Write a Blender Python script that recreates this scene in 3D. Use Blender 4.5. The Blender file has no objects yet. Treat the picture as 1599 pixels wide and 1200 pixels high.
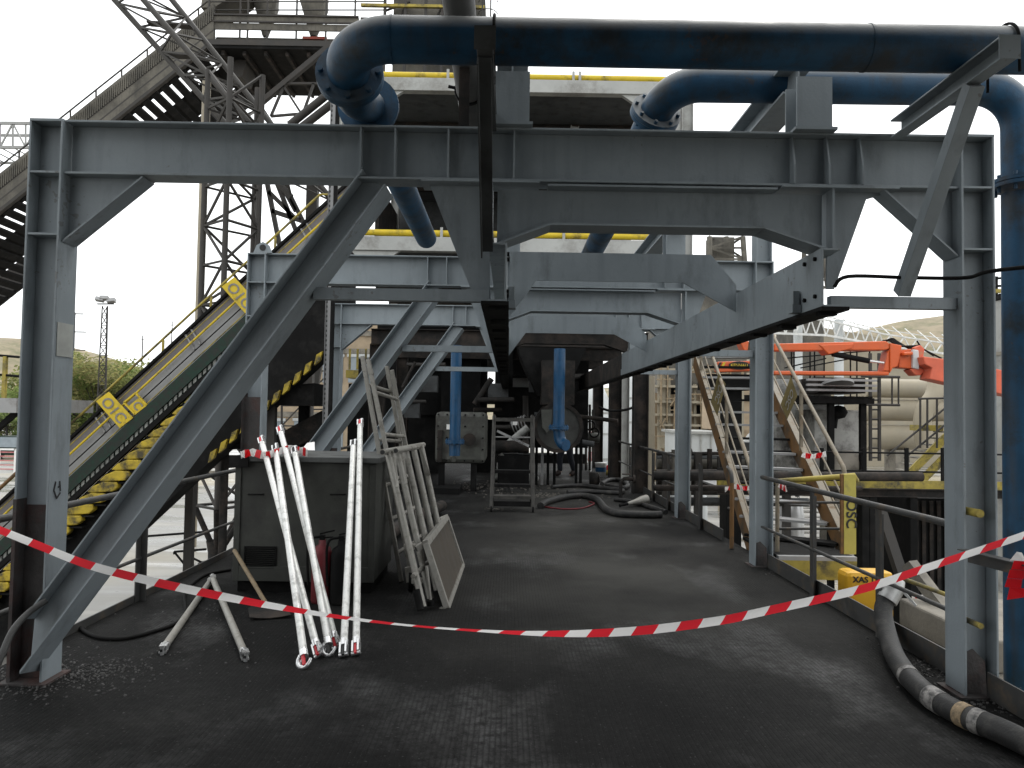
import bpy, math, random
from mathutils import Vector as V, Matrix as M4
rad = math.radians
random.seed(7)
scn = bpy.context.scene
COL = scn.collection
# ---------------------------------------------------------------- camera
FPX = 1200.0
EYE = V((0, 0, 1.6))
cam_d = bpy.data.cameras.new('camera'); cam = bpy.data.objects.new('camera', cam_d); COL.objects.link(cam)
cam_d.sensor_width = 36.0; cam_d.lens = FPX / 1599 * 36.0; cam_d.clip_start = 0.05; cam_d.clip_end = 3000
RC = (M4.Rotation(rad(-0.22), 3, 'Z') @ M4.Rotation(rad(90 + 2.24), 3, 'X') @ M4.Rotation(rad(0.9), 3, 'Z'))
cam.matrix_world = M4.Translation(EYE) @ RC.to_4x4()
scn.camera = cam
# ---------------------------------------------------------------- sky, sun, exposure
SUN_EL, SUN_AZ = 58, 25
w = bpy.data.worlds.new('World'); scn.world = w; w.use_nodes = True
nt = w.node_tree; bg = nt.nodes['Background']
sky = nt.nodes.new('ShaderNodeTexSky'); sky.sky_type = 'NISHITA'; sky.sun_disc = False
sky.sun_elevation = rad(SUN_EL); sky.sun_rotation = rad(SUN_AZ); sky.dust_density = 4.0; sky.air_density = 1.5
hs = nt.nodes.new('ShaderNodeHueSaturation'); hs.inputs['Saturation'].default_value = 0.12
mx = nt.nodes.new('ShaderNodeMix'); mx.data_type = 'RGBA'; mx.inputs['Factor'].default_value = 0.75
mx.inputs[7].default_value = (11.0, 11.3, 11.4, 1)
nt.links.new(sky.outputs[0], hs.inputs['Color']); nt.links.new(hs.outputs[0], mx.inputs[6])
nt.links.new(mx.outputs[2], bg.inputs['Color']); bg.inputs['Strength'].default_value = 0.12
sd = bpy.data.lights.new('sun', 'SUN'); sun = bpy.data.objects.new('sun', sd); COL.objects.link(sun)
sd.energy = 0.6; sd.angle = rad(25); sd.color = (1, 0.96, 0.9)
sun.rotation_euler = (rad(90 - SUN_EL), 0, rad(180 - SUN_AZ))
scn.view_settings.view_transform = 'Standard'; scn.view_settings.look = 'None'
scn.view_settings.exposure = 0.65; scn.view_settings.gamma = 1
# ---------------------------------------------------------------- measuring helpers (photo pixel + one known coordinate -> place)
def ray(px, py): return RC @ V(((px - 799.5) / FPX, -(py - 600) / FPX, -1))
def P(px, py, y):
    d = ray(px, py); return EYE + d * (y / d.y)
def PZ(px, py, z):
    d = ray(px, py); return EYE + d * ((z - EYE.z) / d.z)
def PX(px, py, x):
    d = ray(px, py); return EYE + d * (x / d.x)
# ---------------------------------------------------------------- materials
MATS = {}
def mat(name, col, rough=0.6, metal=0.0, var=0.25, scale=3.0, dirt=None, damt=0.0, dscale=2.0, bump=0.0, bscale=40.0, streak=0.0, top=None, tamt=0.0, spec=0.4, soot=0.0, chip=0.0):
    if name in MATS: return MATS[name]
    m = bpy.data.materials.new(name); m.use_nodes = True; t = m.node_tree; b = t.nodes['Principled BSDF']
    N = t.nodes.new; L = t.links.new
    tc = N('ShaderNodeTexCoord'); src = tc.outputs['Object']
    n1 = N('ShaderNodeTexNoise'); n1.inputs['Scale'].default_value = scale; n1.inputs['Detail'].default_value = 6; n1.inputs['Roughness'].default_value = 0.65
    L(src, n1.inputs['Vector'])
    r1 = N('ShaderNodeMapRange'); r1.inputs['From Min'].default_value = 0.3; r1.inputs['From Max'].default_value = 0.7
    r1.inputs['To Min'].default_value = 1 - var; r1.inputs['To Max'].default_value = 1 + var
    L(n1.outputs['Fac'], r1.inputs['Value'])
    mul = N('ShaderNodeMix'); mul.data_type = 'RGBA'; mul.blend_type = 'MULTIPLY'; mul.inputs['Factor'].default_value = 1
    mul.inputs[6].default_value = (*col, 1); L(r1.outputs[0], mul.inputs[7]); out = mul.outputs[2]
    def layer(out, fac, c):
        k = N('ShaderNodeMix'); k.data_type = 'RGBA'; L(fac, k.inputs['Factor']); L(out, k.inputs[6]); k.inputs[7].default_value = (*c, 1); return k.outputs[2]
    if dirt and damt:
        n2 = N('ShaderNodeTexNoise'); n2.inputs['Scale'].default_value = dscale; n2.inputs['Detail'].default_value = 8; n2.inputs['Roughness'].default_value = 0.7
        if streak:
            mp = N('ShaderNodeMapping'); mp.inputs['Scale'].default_value = (streak, streak, 1); L(src, mp.inputs[0]); L(mp.outputs[0], n2.inputs['Vector'])
        else: L(src, n2.inputs['Vector'])
        r2 = N('ShaderNodeMapRange'); r2.inputs['From Min'].default_value = 0.66 - damt * 0.4; r2.inputs['From Max'].default_value = 0.78 - damt * 0.3
        L(n2.outputs['Fac'], r2.inputs['Value']); out = layer(out, r2.outputs[0], dirt)
    if soot:      # thin rain-washed soot streaks
        n7 = N('ShaderNodeTexNoise'); n7.inputs['Scale'].default_value = 1.0; n7.inputs['Detail'].default_value = 5; mp7 = N('ShaderNodeMapping'); mp7.inputs['Scale'].default_value = (11, 11, 0.9); L(src, mp7.inputs[0]); L(mp7.outputs[0], n7.inputs['Vector'])
        r7 = N('ShaderNodeMapRange'); r7.inputs['From Min'].default_value = 0.52; r7.inputs['From Max'].default_value = 0.75; r7.inputs['To Max'].default_value = soot; L(n7.outputs['Fac'], r7.inputs['Value']); out = layer(out, r7.outputs[0], (0.035, 0.036, 0.038))
    if chip:      # small rust chips
        n8 = N('ShaderNodeTexNoise'); n8.inputs['Scale'].default_value = 26; n8.inputs['Detail'].default_value = 3; L(src, n8.inputs['Vector']); n9 = N('ShaderNodeTexNoise'); n9.inputs['Scale'].default_value = 1.6; L(src, n9.inputs['Vector'])
        m8 = N('ShaderNodeMath'); m8.operation = 'MULTIPLY'; L(n8.outputs['Fac'], m8.inputs[0]); L(n9.outputs['Fac'], m8.inputs[1])
        r8 = N('ShaderNodeMapRange'); r8.inputs['From Min'].default_value = 0.405; r8.inputs['From Max'].default_value = 0.43; r8.inputs['To Max'].default_value = chip; L(m8.outputs[0], r8.inputs['Value']); out = layer(out, r8.outputs[0], (0.07, 0.045, 0.03))
    if top and tamt:
        g = N('ShaderNodeNewGeometry'); sx = N('ShaderNodeSeparateXYZ'); L(g.outputs['Normal'], sx.inputs[0])
        r3 = N('ShaderNodeMapRange'); r3.inputs['From Min'].default_value = 0.08; r3.inputs['From Max'].default_value = 0.6; r3.inputs['To Max'].default_value = tamt
        L(sx.outputs['Z'], r3.inputs['Value']); out = layer(out, r3.outputs[0], top)
    L(out, b.inputs['Base Color'])
    b.inputs['Metallic'].default_value = metal; b.inputs['Specular IOR Level'].default_value = spec
    r4 = N('ShaderNodeMapRange'); r4.inputs['From Min'].default_value = 0.3; r4.inputs['From Max'].default_value = 0.7
    r4.inputs['To Min'].default_value = max(0.05, rough - 0.1); r4.inputs['To Max'].default_value = min(1, rough + 0.12)
    L(n1.outputs['Fac'], r4.inputs['Value']); L(r4.outputs[0], b.inputs['Roughness'])
    if bump:
        n3 = N('ShaderNodeTexNoise'); n3.inputs['Scale'].default_value = bscale; n3.inputs['Detail'].default_value = 4; L(src, n3.inputs['Vector'])
        bp = N('ShaderNodeBump'); bp.inputs['Strength'].default_value = bump; bp.inputs['Distance'].default_value = 0.02
        L(n3.outputs['Fac'], bp.inputs['Height']); L(bp.outputs[0], b.inputs['Normal'])
    MATS[name] = m; return m
DUST = (0.085, 0.082, 0.078)
STEEL = mat('grey_steel_paint', (0.228, 0.260, 0.280), 0.5, 0, 0.10, 2.5, (0.158, 0.178, 0.190), 0.30, 1.3, 0.06, 60, 3, DUST, 0.55, soot=0.18, chip=0.4)
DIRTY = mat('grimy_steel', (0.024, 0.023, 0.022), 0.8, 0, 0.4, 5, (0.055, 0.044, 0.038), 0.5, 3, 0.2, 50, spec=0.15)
RUST = mat('rusted_base_steel', (0.050, 0.046, 0.045), 0.8, 0, 0.4, 6, (0.062, 0.034, 0.030), 0.5, 3.5, 0.3, 50)
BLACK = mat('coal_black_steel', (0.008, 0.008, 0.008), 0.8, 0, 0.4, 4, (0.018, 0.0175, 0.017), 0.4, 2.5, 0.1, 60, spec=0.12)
RAILB = mat('dark_rail_pipe', (0.045, 0.045, 0.044), 0.6, 0, 0.3, 6, (0.09, 0.07, 0.05), 0.35, 5)
BLUE = mat('blue_pipe_paint', (0.013, 0.064, 0.130), 0.5, 0, 0.3, 4, (0.018, 0.030, 0.042), 0.45, 3, 0.08, 70, 0, (0.25, 0.255, 0.25), 0.92, soot=0.7, chip=0.5)
BLUE2 = mat('clean_blue_paint', (0.010, 0.065, 0.15), 0.4, 0, 0.2, 4, (0.01, 0.04, 0.09), 0.3, 3)
LAT = mat('weathered_lattice_steel', (0.040, 0.037, 0.034), 0.7, 0, 0.3, 2, (0.05, 0.042, 0.036), 0.4, 1.5)
BEIGEM = mat('dusty_beige_cladding', (0.135, 0.125, 0.105), 0.85, 0, 0.25, 1.2, (0.075, 0.07, 0.06), 0.6, 0.8, soot=0.4)
YEL = mat('yellow_paint', (0.55, 0.40, 0.02), 0.5, 0, 0.12, 4, (0.16, 0.12, 0.03), 0.35, 3)
YELD = mat('soiled_yellow_paint', (0.33, 0.26, 0.05), 0.65, 0, 0.25, 5, (0.08, 0.07, 0.04), 0.5, 3)
OCHRE = mat('ochre_stringer_paint', (0.155, 0.078, 0.024), 0.65, 0, 0.3, 5, (0.06, 0.045, 0.03), 0.45, 3)
RAILT = mat('worn_handrail_pipe', (0.20, 0.17, 0.125), 0.6, 0, 0.3, 6, (0.13, 0.08, 0.04), 0.35, 6)
ALU = mat('pale_aluminium', (0.66, 0.66, 0.64), 0.42, 0.35, 0.12, 12, (0.40, 0.40, 0.38), 0.4, 14)
ALUD = mat('dull_aluminium', (0.28, 0.27, 0.245), 0.5, 0.3, 0.2, 8, (0.16, 0.15, 0.13), 0.4, 8)
RED = mat('red_plastic', (0.55, 0.02, 0.03), 0.4, 0, 0.1)
REDD = mat('dull_red_paint', (0.14, 0.015, 0.02), 0.5, 0, 0.3, 5, (0.03, 0.02, 0.02), 0.4, 4)
WHITE = mat('white_plastic', (0.82, 0.81, 0.79), 0.4, 0, 0.06)
WHITEW = mat('white_cladding', (0.52, 0.54, 0.54), 0.6, 0, 0.08, 0.6, (0.4, 0.4, 0.39), 0.3, 0.5)
GREYB = mat('pale_grey_girder_paint', (0.36, 0.365, 0.35), 0.6, 0, 0.12, 1.5, (0.22, 0.215, 0.20), 0.4, 1.2)
GREEN = mat('dark_green_mesh', (0.006, 0.026, 0.016), 0.7, 0, 0.6, 9, (0.014, 0.016, 0.013), 0.6, 10)
GALV = mat('galvanised_panel', (0.30, 0.30, 0.30), 0.5, 0.2, 0.12, 2, (0.2, 0.19, 0.18), 0.3, 2)
ORANGE = mat('orange_machine_paint', (0.60, 0.105, 0.025), 0.42, 0, 0.1, 3, (0.42, 0.12, 0.05), 0.3, 2)
ORANGEF = mat('faded_orange_paint', (0.62, 0.13, 0.07), 0.6, 0, 0.15, 3, (0.35, 0.22, 0.12), 0.35, 2)
RUBBER = mat('black_rubber', (0.016, 0.016, 0.016), 0.6, 0, 0.3, 8, (0.05, 0.047, 0.043), 0.4, 8, 0.15, 90)
CHROME = mat('polished_steel', (0.65, 0.65, 0.65), 0.3, 0.8, 0.1)
CONC = mat('dusty_concrete', (0.24, 0.22, 0.185), 0.85, 0, 0.2, 2, (0.12, 0.11, 0.095), 0.5, 1.5, 0.2, 30)
BRICK = mat('beige_brick_wall', (0.42, 0.33, 0.23), 0.85, 0, 0.15, 1.5, (0.3, 0.24, 0.17), 0.3, 1)
BEIGEP = mat('beige_duct_paint', (0.31, 0.27, 0.20), 0.6, 0, 0.12, 0.8, (0.30, 0.27, 0.21), 0.35, 0.7)
WOODH = mat('wood_handle', (0.20, 0.15, 0.09), 0.7, 0, 0.3, 12)
PLY = mat('brown_plywood', (0.055, 0.045, 0.034), 0.7, 0, 0.3, 6, (0.05, 0.04, 0.03), 0.4, 5, 0, 40, 9)
CAB = mat('soot_grey_cabinet', (0.047, 0.049, 0.043), 0.7, 0, 0.35, 2.5, (0.030, 0.030, 0.028), 0.5, 2, 0.1, 40)
GLASSM = mat('window_glass', (0.25, 0.29, 0.32), 0.15, 0, 0.1)
SKIN = mat('skin', (0.42, 0.24, 0.17), 0.6, 0, 0.05)
DENIM = mat('dark_trousers', (0.010, 0.012, 0.018), 0.85, 0, 0.3, 10)
HIVIS = mat('hi_vis_yellow_cloth', (0.50, 0.70, 0.05), 0.7, 0, 0.1)
BOOT = mat('brown_boots', (0.020, 0.012, 0.010), 0.6, 0, 0.3, 10)
LETTER = mat('black_lettering', (0.02, 0.02, 0.02), 0.6, 0, 0.1)
TRAYY = mat('sooty_yellow_tray', (0.40, 0.29, 0.02), 0.55, 0, 0.3, 5, (0.05, 0.042, 0.02), 0.5, 3.5)
OLDST = mat('old_dark_paint', (0.060, 0.064, 0.066), 0.65, 0, 0.3, 4, (0.03, 0.03, 0.03), 0.4, 3)
GREYLET = mat('grey_stencil', (0.20, 0.19, 0.17), 0.6, 0, 0.3, 20)
# ---------------------------------------------------------------- mesh builder
class MB:
    def __init__(s): s.v = []; s.f = []; s.sm = []; s.mi = []
    def add(s, vs, fs, smooth=False, mi=0):
        o = len(s.v); s.v += [V(q) for q in vs]
        for f in fs: s.f.append([i + o for i in f]); s.sm.append(smooth); s.mi.append(mi)
        return s
    def box(s, lo, hi, mi=0):
        x0, y0, z0 = lo; x1, y1, z1 = hi
        return s.add([(x0,y0,z0),(x1,y0,z0),(x1,y1,z0),(x0,y1,z0),(x0,y0,z1),(x1,y0,z1),(x1,y1,z1),(x0,y1,z1)],
              [(0,3,2,1),(4,5,6,7),(0,1,5,4),(1,2,6,5),(2,3,7,6),(3,0,4,7)], mi=mi)
    def bar(s, a, b, wd, ht, up=(0,0,1), mi=0, off=(0,0)):   # rectangular bar: wd sideways, ht along up
        a = V(a); b = V(b); t = (b - a).normalized(); up = V(up); u = (up - t * up.dot(t))
        if u.length < 1e-4: u = V((0,1,0)) - t * t.y
        u.normalize(); r = t.cross(u)
        a = a + r * off[0] + u * off[1]; b = b + r * off[0] + u * off[1]
        q = []
        for p in (a, b):
            for i, j in ((-1,-1),(1,-1),(1,1),(-1,1)): q.append(p + r * (wd/2*i) + u * (ht/2*j))
        return s.add(q, [(0,1,2,3),(7,6,5,4),(0,4,5,1),(1,5,6,2),(2,6,7,3),(3,7,4,0)], mi=mi)
    def isec(s, a, b, h, wd, tf=0.012, tw=0.008, up=(0,0,1)):  # I section, web plane holds up
        s.bar(a, b, wd, tf, up, off=(0, h/2 - tf/2)); s.bar(a, b, wd, tf, up, off=(0, -h/2 + tf/2))
        return s.bar(a, b, tw, h - 2*tf, up)
    def csec(s, a, b, h, wd, t=0.01, up=(0,0,1), side=1):      # channel, web on the side*-1 edge
        s.bar(a, b, t, h, up, off=(-side*(wd/2 - t/2), 0))
        s.bar(a, b, wd - t, t, up, off=(side*t/2, h/2 - t/2)); return s.bar(a, b, wd - t, t, up, off=(side*t/2, -h/2 + t/2))
    def tube(s, path, r, n=10, caps=True, hollow=0.0, mi=0):
        path = [V(p) for p in path]; k = len(path); rr = r if isinstance(r, (list, tuple)) else [r]*k
        ts = []
        for i in range(k):
            a = path[max(i-1,0)]; b = path[min(i+1,k-1)]; ts.append((b-a).normalized())
        u = V((0,0,1)) if abs(ts[0].z) < 0.9 else V((1,0,0))
        vs = []
        for i in range(k):
            t = ts[i]; u = (u - t*u.dot(t)).normalized(); r2 = t.cross(u)
            for j in range(n):
                an = 2*math.pi*j/n; vs.append(path[i] + (u*math.cos(an) + r2*math.sin(an))*rr[i])
        fs = [(i*n+j, i*n+(j+1)%n, (i+1)*n+(j+1)%n, (i+1)*n+j) for i in range(k-1) for j in range(n)]
        s.add(vs, fs, True, mi)
        if caps: s.add(vs[:n][::-1], [tuple(range(n))], mi=mi); s.add(vs[-n:], [tuple(range(n))], mi=mi)
        return s
    def disc(s, c, ax, r, th, n=24, r_in=0.0, mi=0):
        c = V(c); ax = V(ax).normalized(); u = ax.orthogonal().normalized(); w_ = ax.cross(u)
        ring = lambda rr, d: [c + ax*d + (u*math.cos(2*math.pi*j/n) + w_*math.sin(2*math.pi*j/n))*rr for j in range(n)]
        a, b = ring(r, -th/2), ring(r, th/2)
        s.add(a + b, [(j, (j+1)%n, n+(j+1)%n, n+j) for j in range(n)], True, mi)
        if r_in:
            e, f = ring(r_in, -th/2), ring(r_in, th/2)
            s.add(a + e, [(j, n+j, n+(j+1)%n, (j+1)%n) for j in range(n)], mi=mi); s.add(b + f, [(j, (j+1)%n, n+(j+1)%n, n+j) for j in range(n)], mi=mi)
            s.add(e + f, [(j, n+j, n+(j+1)%n, (j+1)%n) for j in range(n)], True, mi)
        else: s.add(a, [tuple(range(n))[::-1]], mi=mi); s.add(b, [tuple(range(n))], mi=mi)
        return s
    def prism(s, pts, d, mi=0):       # planar polygon pushed along vector d (centred)
        pts = [V(p) for p in pts]; d = V(d); n = len(pts)
        nrm = V((0,0,0))
        for i in range(n): nrm += pts[i].cross(pts[(i+1)%n])
        if nrm.dot(d) < 0: pts = pts[::-1]
        a = [p - d/2 for p in pts]; b = [p + d/2 for p in pts]
        return s.add(a + b, [tuple(range(n))[::-1], tuple(range(n, 2*n))] + [(i, (i+1)%n, n+(i+1)%n, n+i) for i in range(n)], mi=mi)
    def lathe(s, c, prof, n=20, ax=(0,0,1), mi=0):   # prof: (radius, height along axis)
        c = V(c); ax = V(ax).normalized(); u = ax.orthogonal().normalized(); w_ = ax.cross(u); k = len(prof)
        vs = [c + ax*h + (u*math.cos(2*math.pi*j/n) + w_*math.sin(2*math.pi*j/n))*max(r, 1e-4) for r, h in prof for j in range(n)]
        s.add(vs, [(i*n+j, i*n+(j+1)%n, (i+1)*n+(j+1)%n, (i+1)*n+j) for i in range(k-1) for j in range(n)], True, mi)
        return s
    def build(s, name, mats, parent=None, base=None, bevel=0.0):
        o0 = V((0,0,0)); p = parent
        while p is not None: o0 = o0 + p.location; p = p.parent
        if parent is None:
            if base is None:
                n = len(s.v); base = V((sum(q.x for q in s.v)/n, sum(q.y for q in s.v)/n, min(q.z for q in s.v)))
            o0 = V(base)
        me = bpy.data.meshes.new(name); me.from_pydata([tuple(q - o0) for q in s.v], [], s.f)
        mats = mats if isinstance(mats, (list, tuple)) else [mats]
        for m in mats: me.materials.append(m)
        me.polygons.foreach_set('use_smooth', s.sm); me.polygons.foreach_set('material_index', s.mi); me.update()
        o = bpy.data.objects.new(name, me); COL.objects.link(o)
        if parent is not None: o.parent = parent
        else: o.location = o0
        if bevel:
            bm = o.modifiers.new('bevel', 'BEVEL'); bm.width = bevel; bm.segments = 2; bm.limit_method = 'ANGLE'; bm.angle_limit = rad(50)
        return o
def tag(o, label, cat, group=None):
    o['label'] = label; o['category'] = cat
    if group: o['group'] = group
    return o
def struct(o): o['kind'] = 'structure'; return o
def thing(name, label, cat, loc=(0,0,0), group=None):
    o = bpy.data.objects.new(name, None); COL.objects.link(o); o.location = loc; o.empty_display_size = 0.2
    return tag(o, label, cat, group)
def copy_tree(o, parent=None):
    c = o.copy(); COL.objects.link(c); c.parent = parent
    for ch in [q for q in bpy.data.objects if q.parent == o]: copy_tree(ch, c)
    return c
def text_part(name, txt, size, loc, xdir, ydir, m, parent, th=0.004):   # lettering as its own mesh
    cu = bpy.data.curves.new(name, 'FONT'); cu.body = txt; cu.size = size; cu.extrude = th; cu.align_x = 'CENTER'; cu.align_y = 'CENTER'; cu.offset = size*0.012
    tmp = bpy.data.objects.new('tmp', cu); COL.objects.link(tmp); bpy.context.view_layer.update()
    me = bpy.data.meshes.new_from_object(tmp); bpy.data.objects.remove(tmp)
    x = V(xdir).normalized(); y = V(ydir).normalized(); z = x.cross(y)
    o0 = V((0,0,0)); p = parent
    while p is not None: o0 = o0 + p.location; p = p.parent
    mt = M4(((x.x,y.x,z.x,loc[0]-o0.x),(x.y,y.y,z.y,loc[1]-o0.y),(x.z,y.z,z.z,loc[2]-o0.z),(0,0,0,1)))
    me.transform(mt); me.materials.clear(); me.materials.append(m); me.name = name
    o = bpy.data.objects.new(name, me); COL.objects.link(o); o.parent = parent; return o
def arc(a, b, c, n=8):   # quadratic bend a..c through corner b
    a, b, c = V(a), V(b), V(c); return [a*(1-t)**2 + b*2*t*(1-t) + c*t*t for t in [i/n for i in range(n+1)]]
def elbow(a, b, c, r, n=10):   # circular fillet of radius r at corner b
    a, b, c = V(a), V(b), V(c); u = (a-b).normalized(); v = (c-b).normalized(); half = u.angle(v)/2; d = r/math.tan(half)
    ce = b + (u+v).normalized()*(r/math.sin(half)); p0 = b+u*d; p1 = b+v*d; e0 = p0-ce; e1 = p1-ce; an = e0.angle(e1)
    return [ce + (e0*math.sin((1-t)*an) + e1*math.sin(t*an))/math.sin(an) for t in [i/n for i in range(n+1)]]
def spline(pts, k=6):   # Catmull-Rom
    pts = [V(p) for p in pts]; out = []; q = [pts[0]] + pts + [pts[-1]]
    for i in range(1, len(q)-2):
        a, b, c, d = q[i-1:i+3]
        for j in range(k):
            t = j/k; out.append(0.5*((2*b) + (c-a)*t + (2*a-5*b+4*c-d)*t*t + (3*b-a-3*c+d)*t**3))
    return out + [pts[-1]]
# ================================================================ SETTING: yard, hills, deck
def ground_mat():
    m = bpy.data.materials.new('wet_yard_paving'); m.use_nodes = True; t = m.node_tree; b = t.nodes['Principled BSDF']; N = t.nodes.new; L = t.links.new
    tc = N('ShaderNodeTexCoord'); mp = N('ShaderNodeMapping'); mp.inputs['Scale'].default_value = (0.35, 1.6, 1); L(tc.outputs['Object'], mp.inputs[0])
    n = N('ShaderNodeTexNoise'); n.inputs['Scale'].default_value = 0.35; n.inputs['Detail'].default_value = 8; n.inputs['Roughness'].default_value = 0.62; L(mp.outputs[0], n.inputs['Vector'])
    n2 = N('ShaderNodeTexNoise'); n2.inputs['Scale'].default_value = 0.05; n2.inputs['Detail'].default_value = 5; L(tc.outputs['Object'], n2.inputs['Vector'])
    r = N('ShaderNodeValToRGB'); r.color_ramp.elements[0].position = 0.40; r.color_ramp.elements[0].color = (0.095, 0.09, 0.082, 1)
    r.color_ramp.elements[1].position = 0.62; r.color_ramp.elements[1].color = (0.33, 0.32, 0.295, 1); L(n.outputs['Fac'], r.inputs[0])
    k = N('ShaderNodeMix'); k.data_type = 'RGBA'; k.inputs[7].default_value = (0.27, 0.235, 0.16, 1)
    rr = N('ShaderNodeMapRange'); rr.inputs['From Min'].default_value = 0.5; rr.inputs['From Max'].default_value = 0.62; L(n2.outputs['Fac'], rr.inputs[0]); L(rr.outputs[0], k.inputs['Factor']); L(r.outputs[0], k.inputs[6]); L(k.outputs[2], b.inputs['Base Color'])
    q = N('ShaderNodeMapRange'); q.inputs['From Min'].default_value = 0.42; q.inputs['From Max'].default_value = 0.58; q.inputs['To Min'].default_value = 0.16; q.inputs['To Max'].default_value = 0.7; L(n.outputs['Fac'], q.inputs[0]); L(q.outputs[0], b.inputs['Roughness'])
    return m
def deck_mat():
    m = bpy.data.materials.new('coal_dusted_tread_plate'); m.use_nodes = True; t = m.node_tree; b = t.nodes['Principled BSDF']; N = t.nodes.new; L = t.links.new
    tc = N('ShaderNodeTexCoord'); src = tc.outputs['Object']
    n = N('ShaderNodeTexNoise'); n.inputs['Scale'].default_value = 0.9; n.inputs['Detail'].default_value = 9; n.inputs['Roughness'].default_value = 0.62; L(src, n.inputs['Vector'])
    r = N('ShaderNodeValToRGB'); e = r.color_ramp.elements; e[0].position = 0.33; e[0].color = (0.0040, 0.0040, 0.0040, 1); e[1].position = 0.72; e[1].color = (0.0175, 0.0173, 0.0166, 1)
    x = e.new(0.52); x.color = (0.0085, 0.0085, 0.0083, 1); L(n.outputs['Fac'], r.inputs[0])
    # raised lozenges of the tread plate: two crossed families
    def family(rot, ph):
        mp = N('ShaderNodeMapping'); mp.inputs['Rotation'].default_value = (0, 0, rad(rot)); mp.inputs['Scale'].default_value = (26, 60, 1); mp.inputs['Location'].default_value = (ph, ph, 0); L(src, mp.inputs[0])
        v = N('ShaderNodeTexVoronoi'); v.voronoi_dimensions = '2D'; v.inputs['Scale'].default_value = 1.0; v.inputs['Randomness'].default_value = 0.0; L(mp.outputs[0], v.inputs['Vector'])
        mr = N('ShaderNodeMapRange'); mr.inputs['From Min'].default_value = 0.42; mr.inputs['From Max'].default_value = 0.25; L(v.outputs['Distance'], mr.inputs[0]); return mr.outputs[0]
    a = N('ShaderNodeMath'); a.operation = 'MAXIMUM'; L(family(45, 0), a.inputs[0]); L(family(-45, 0.5), a.inputs[1])
    n4 = N('ShaderNodeTexNoise'); n4.inputs['Scale'].default_value = 1.1; n4.inputs['Detail'].default_value = 4
    mp4 = N('ShaderNodeMapping'); mp4.inputs['Location'].default_value = (3.1, 1.7, 0); mp4.inputs['Scale'].default_value = (1, 0.6, 1); L(src, mp4.inputs[0]); L(mp4.outputs[0], n4.inputs['Vector'])
    wv = N('ShaderNodeMapRange'); wv.inputs['From Min'].default_value = 0.54; wv.inputs['From Max'].default_value = 0.74; L(n4.outputs['Fac'], wv.inputs[0])
    wm = N('ShaderNodeMath'); wm.operation = 'MULTIPLY'; L(a.outputs[0], wm.inputs[0]); L(wv.outputs[0], wm.inputs[1])
    nf = N('ShaderNodeTexNoise'); nf.inputs['Scale'].default_value = 16; nf.inputs['Detail'].default_value = 8; nf.inputs['Roughness'].default_value = 0.75; L(src, nf.inputs['Vector'])
    br = N('ShaderNodeMapRange'); br.inputs['From Min'].default_value = 0.40; br.inputs['From Max'].default_value = 0.58; L(nf.outputs['Fac'], br.inputs[0])
    wm2 = N('ShaderNodeMath'); wm2.operation = 'MULTIPLY'; L(wm.outputs[0], wm2.inputs[0]); L(br.outputs[0], wm2.inputs[1])
    gr_ = N('ShaderNodeMapRange'); gr_.inputs['From Min'].default_value = 0.3; gr_.inputs['From Max'].default_value = 0.72; gr_.inputs['To Min'].default_value = 0.45; gr_.inputs['To Max'].default_value = 1.65; L(nf.outputs['Fac'], gr_.inputs[0])
    gm = N('ShaderNodeMix'); gm.data_type = 'RGBA'; gm.blend_type = 'MULTIPLY'; gm.inputs['Factor'].default_value = 1; L(r.outputs[0], gm.inputs[6]); L(gr_.outputs[0], gm.inputs[7])
    # paler band right of centre, fading in with depth
    sx = N('ShaderNodeSeparateXYZ'); L(src, sx.inputs[0]); ln = N('ShaderNodeMath'); ln.operation = 'SUBTRACT'; L(sx.outputs['X'], ln.inputs[0]); ln.inputs[1].default_value = 1.1
    ab = N('ShaderNodeMath'); ab.operation = 'ABSOLUTE'; L(ln.outputs[0], ab.inputs[0]); la = N('ShaderNodeMapRange'); la.inputs['From Min'].default_value = 2.1; la.inputs['From Max'].default_value = 0.3; L(ab.outputs[0], la.inputs[0])
    lb = N('ShaderNodeMapRange'); lb.inputs['From Min'].default_value = 4.6; lb.inputs['From Max'].default_value = 7.0; L(sx.outputs['Y'], lb.inputs[0])
    lc = N('ShaderNodeMath'); lc.operation = 'MULTIPLY'; L(la.outputs[0], lc.inputs[0]); L(lb.outputs[0], lc.inputs[1])
    nd = N('ShaderNodeTexNoise'); nd.inputs['Scale'].default_value = 0.7; nd.inputs['Detail'].default_value = 6; L(src, nd.inputs['Vector']); nr = N('ShaderNodeMapRange'); nr.inputs['From Min'].default_value = 0.28; nr.inputs['From Max'].default_value = 0.62; L(nd.outputs['Fac'], nr.inputs[0])
    ld_ = N('ShaderNodeMath'); ld_.operation = 'MULTIPLY'; L(lc.outputs[0], ld_.inputs[0]); L(nr.outputs[0], ld_.inputs[1])
    le = N('ShaderNodeMix'); le.data_type = 'RGBA'; le.inputs[7].default_value = (0.050, 0.049, 0.045, 1); L(ld_.outputs[0], le.inputs['Factor']); L(gm.outputs[2], le.inputs[6]); gm = le
    k = N('ShaderNodeMix'); k.data_type = 'RGBA'; k.inputs[7].default_value = (0.08, 0.08, 0.081, 1); L(wm2.outputs[0], k.inputs['Factor']); L(gm.outputs[2], k.inputs[6])
    n5 = N('ShaderNodeTexNoise'); b.inputs['Specular IOR Level'].default_value = 0.10; n5.inputs['Scale'].default_value = 55; n5.inputs['Detail'].default_value = 2; L(src, n5.inputs['Vector'])
    sp = N('ShaderNodeMapRange'); sp.inputs['From Min'].default_value = 0.66; sp.inputs['From Max'].default_value = 0.74; sp.inputs['To Max'].default_value = 0.4; L(n5.outputs['Fac'], sp.inputs[0])
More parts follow.
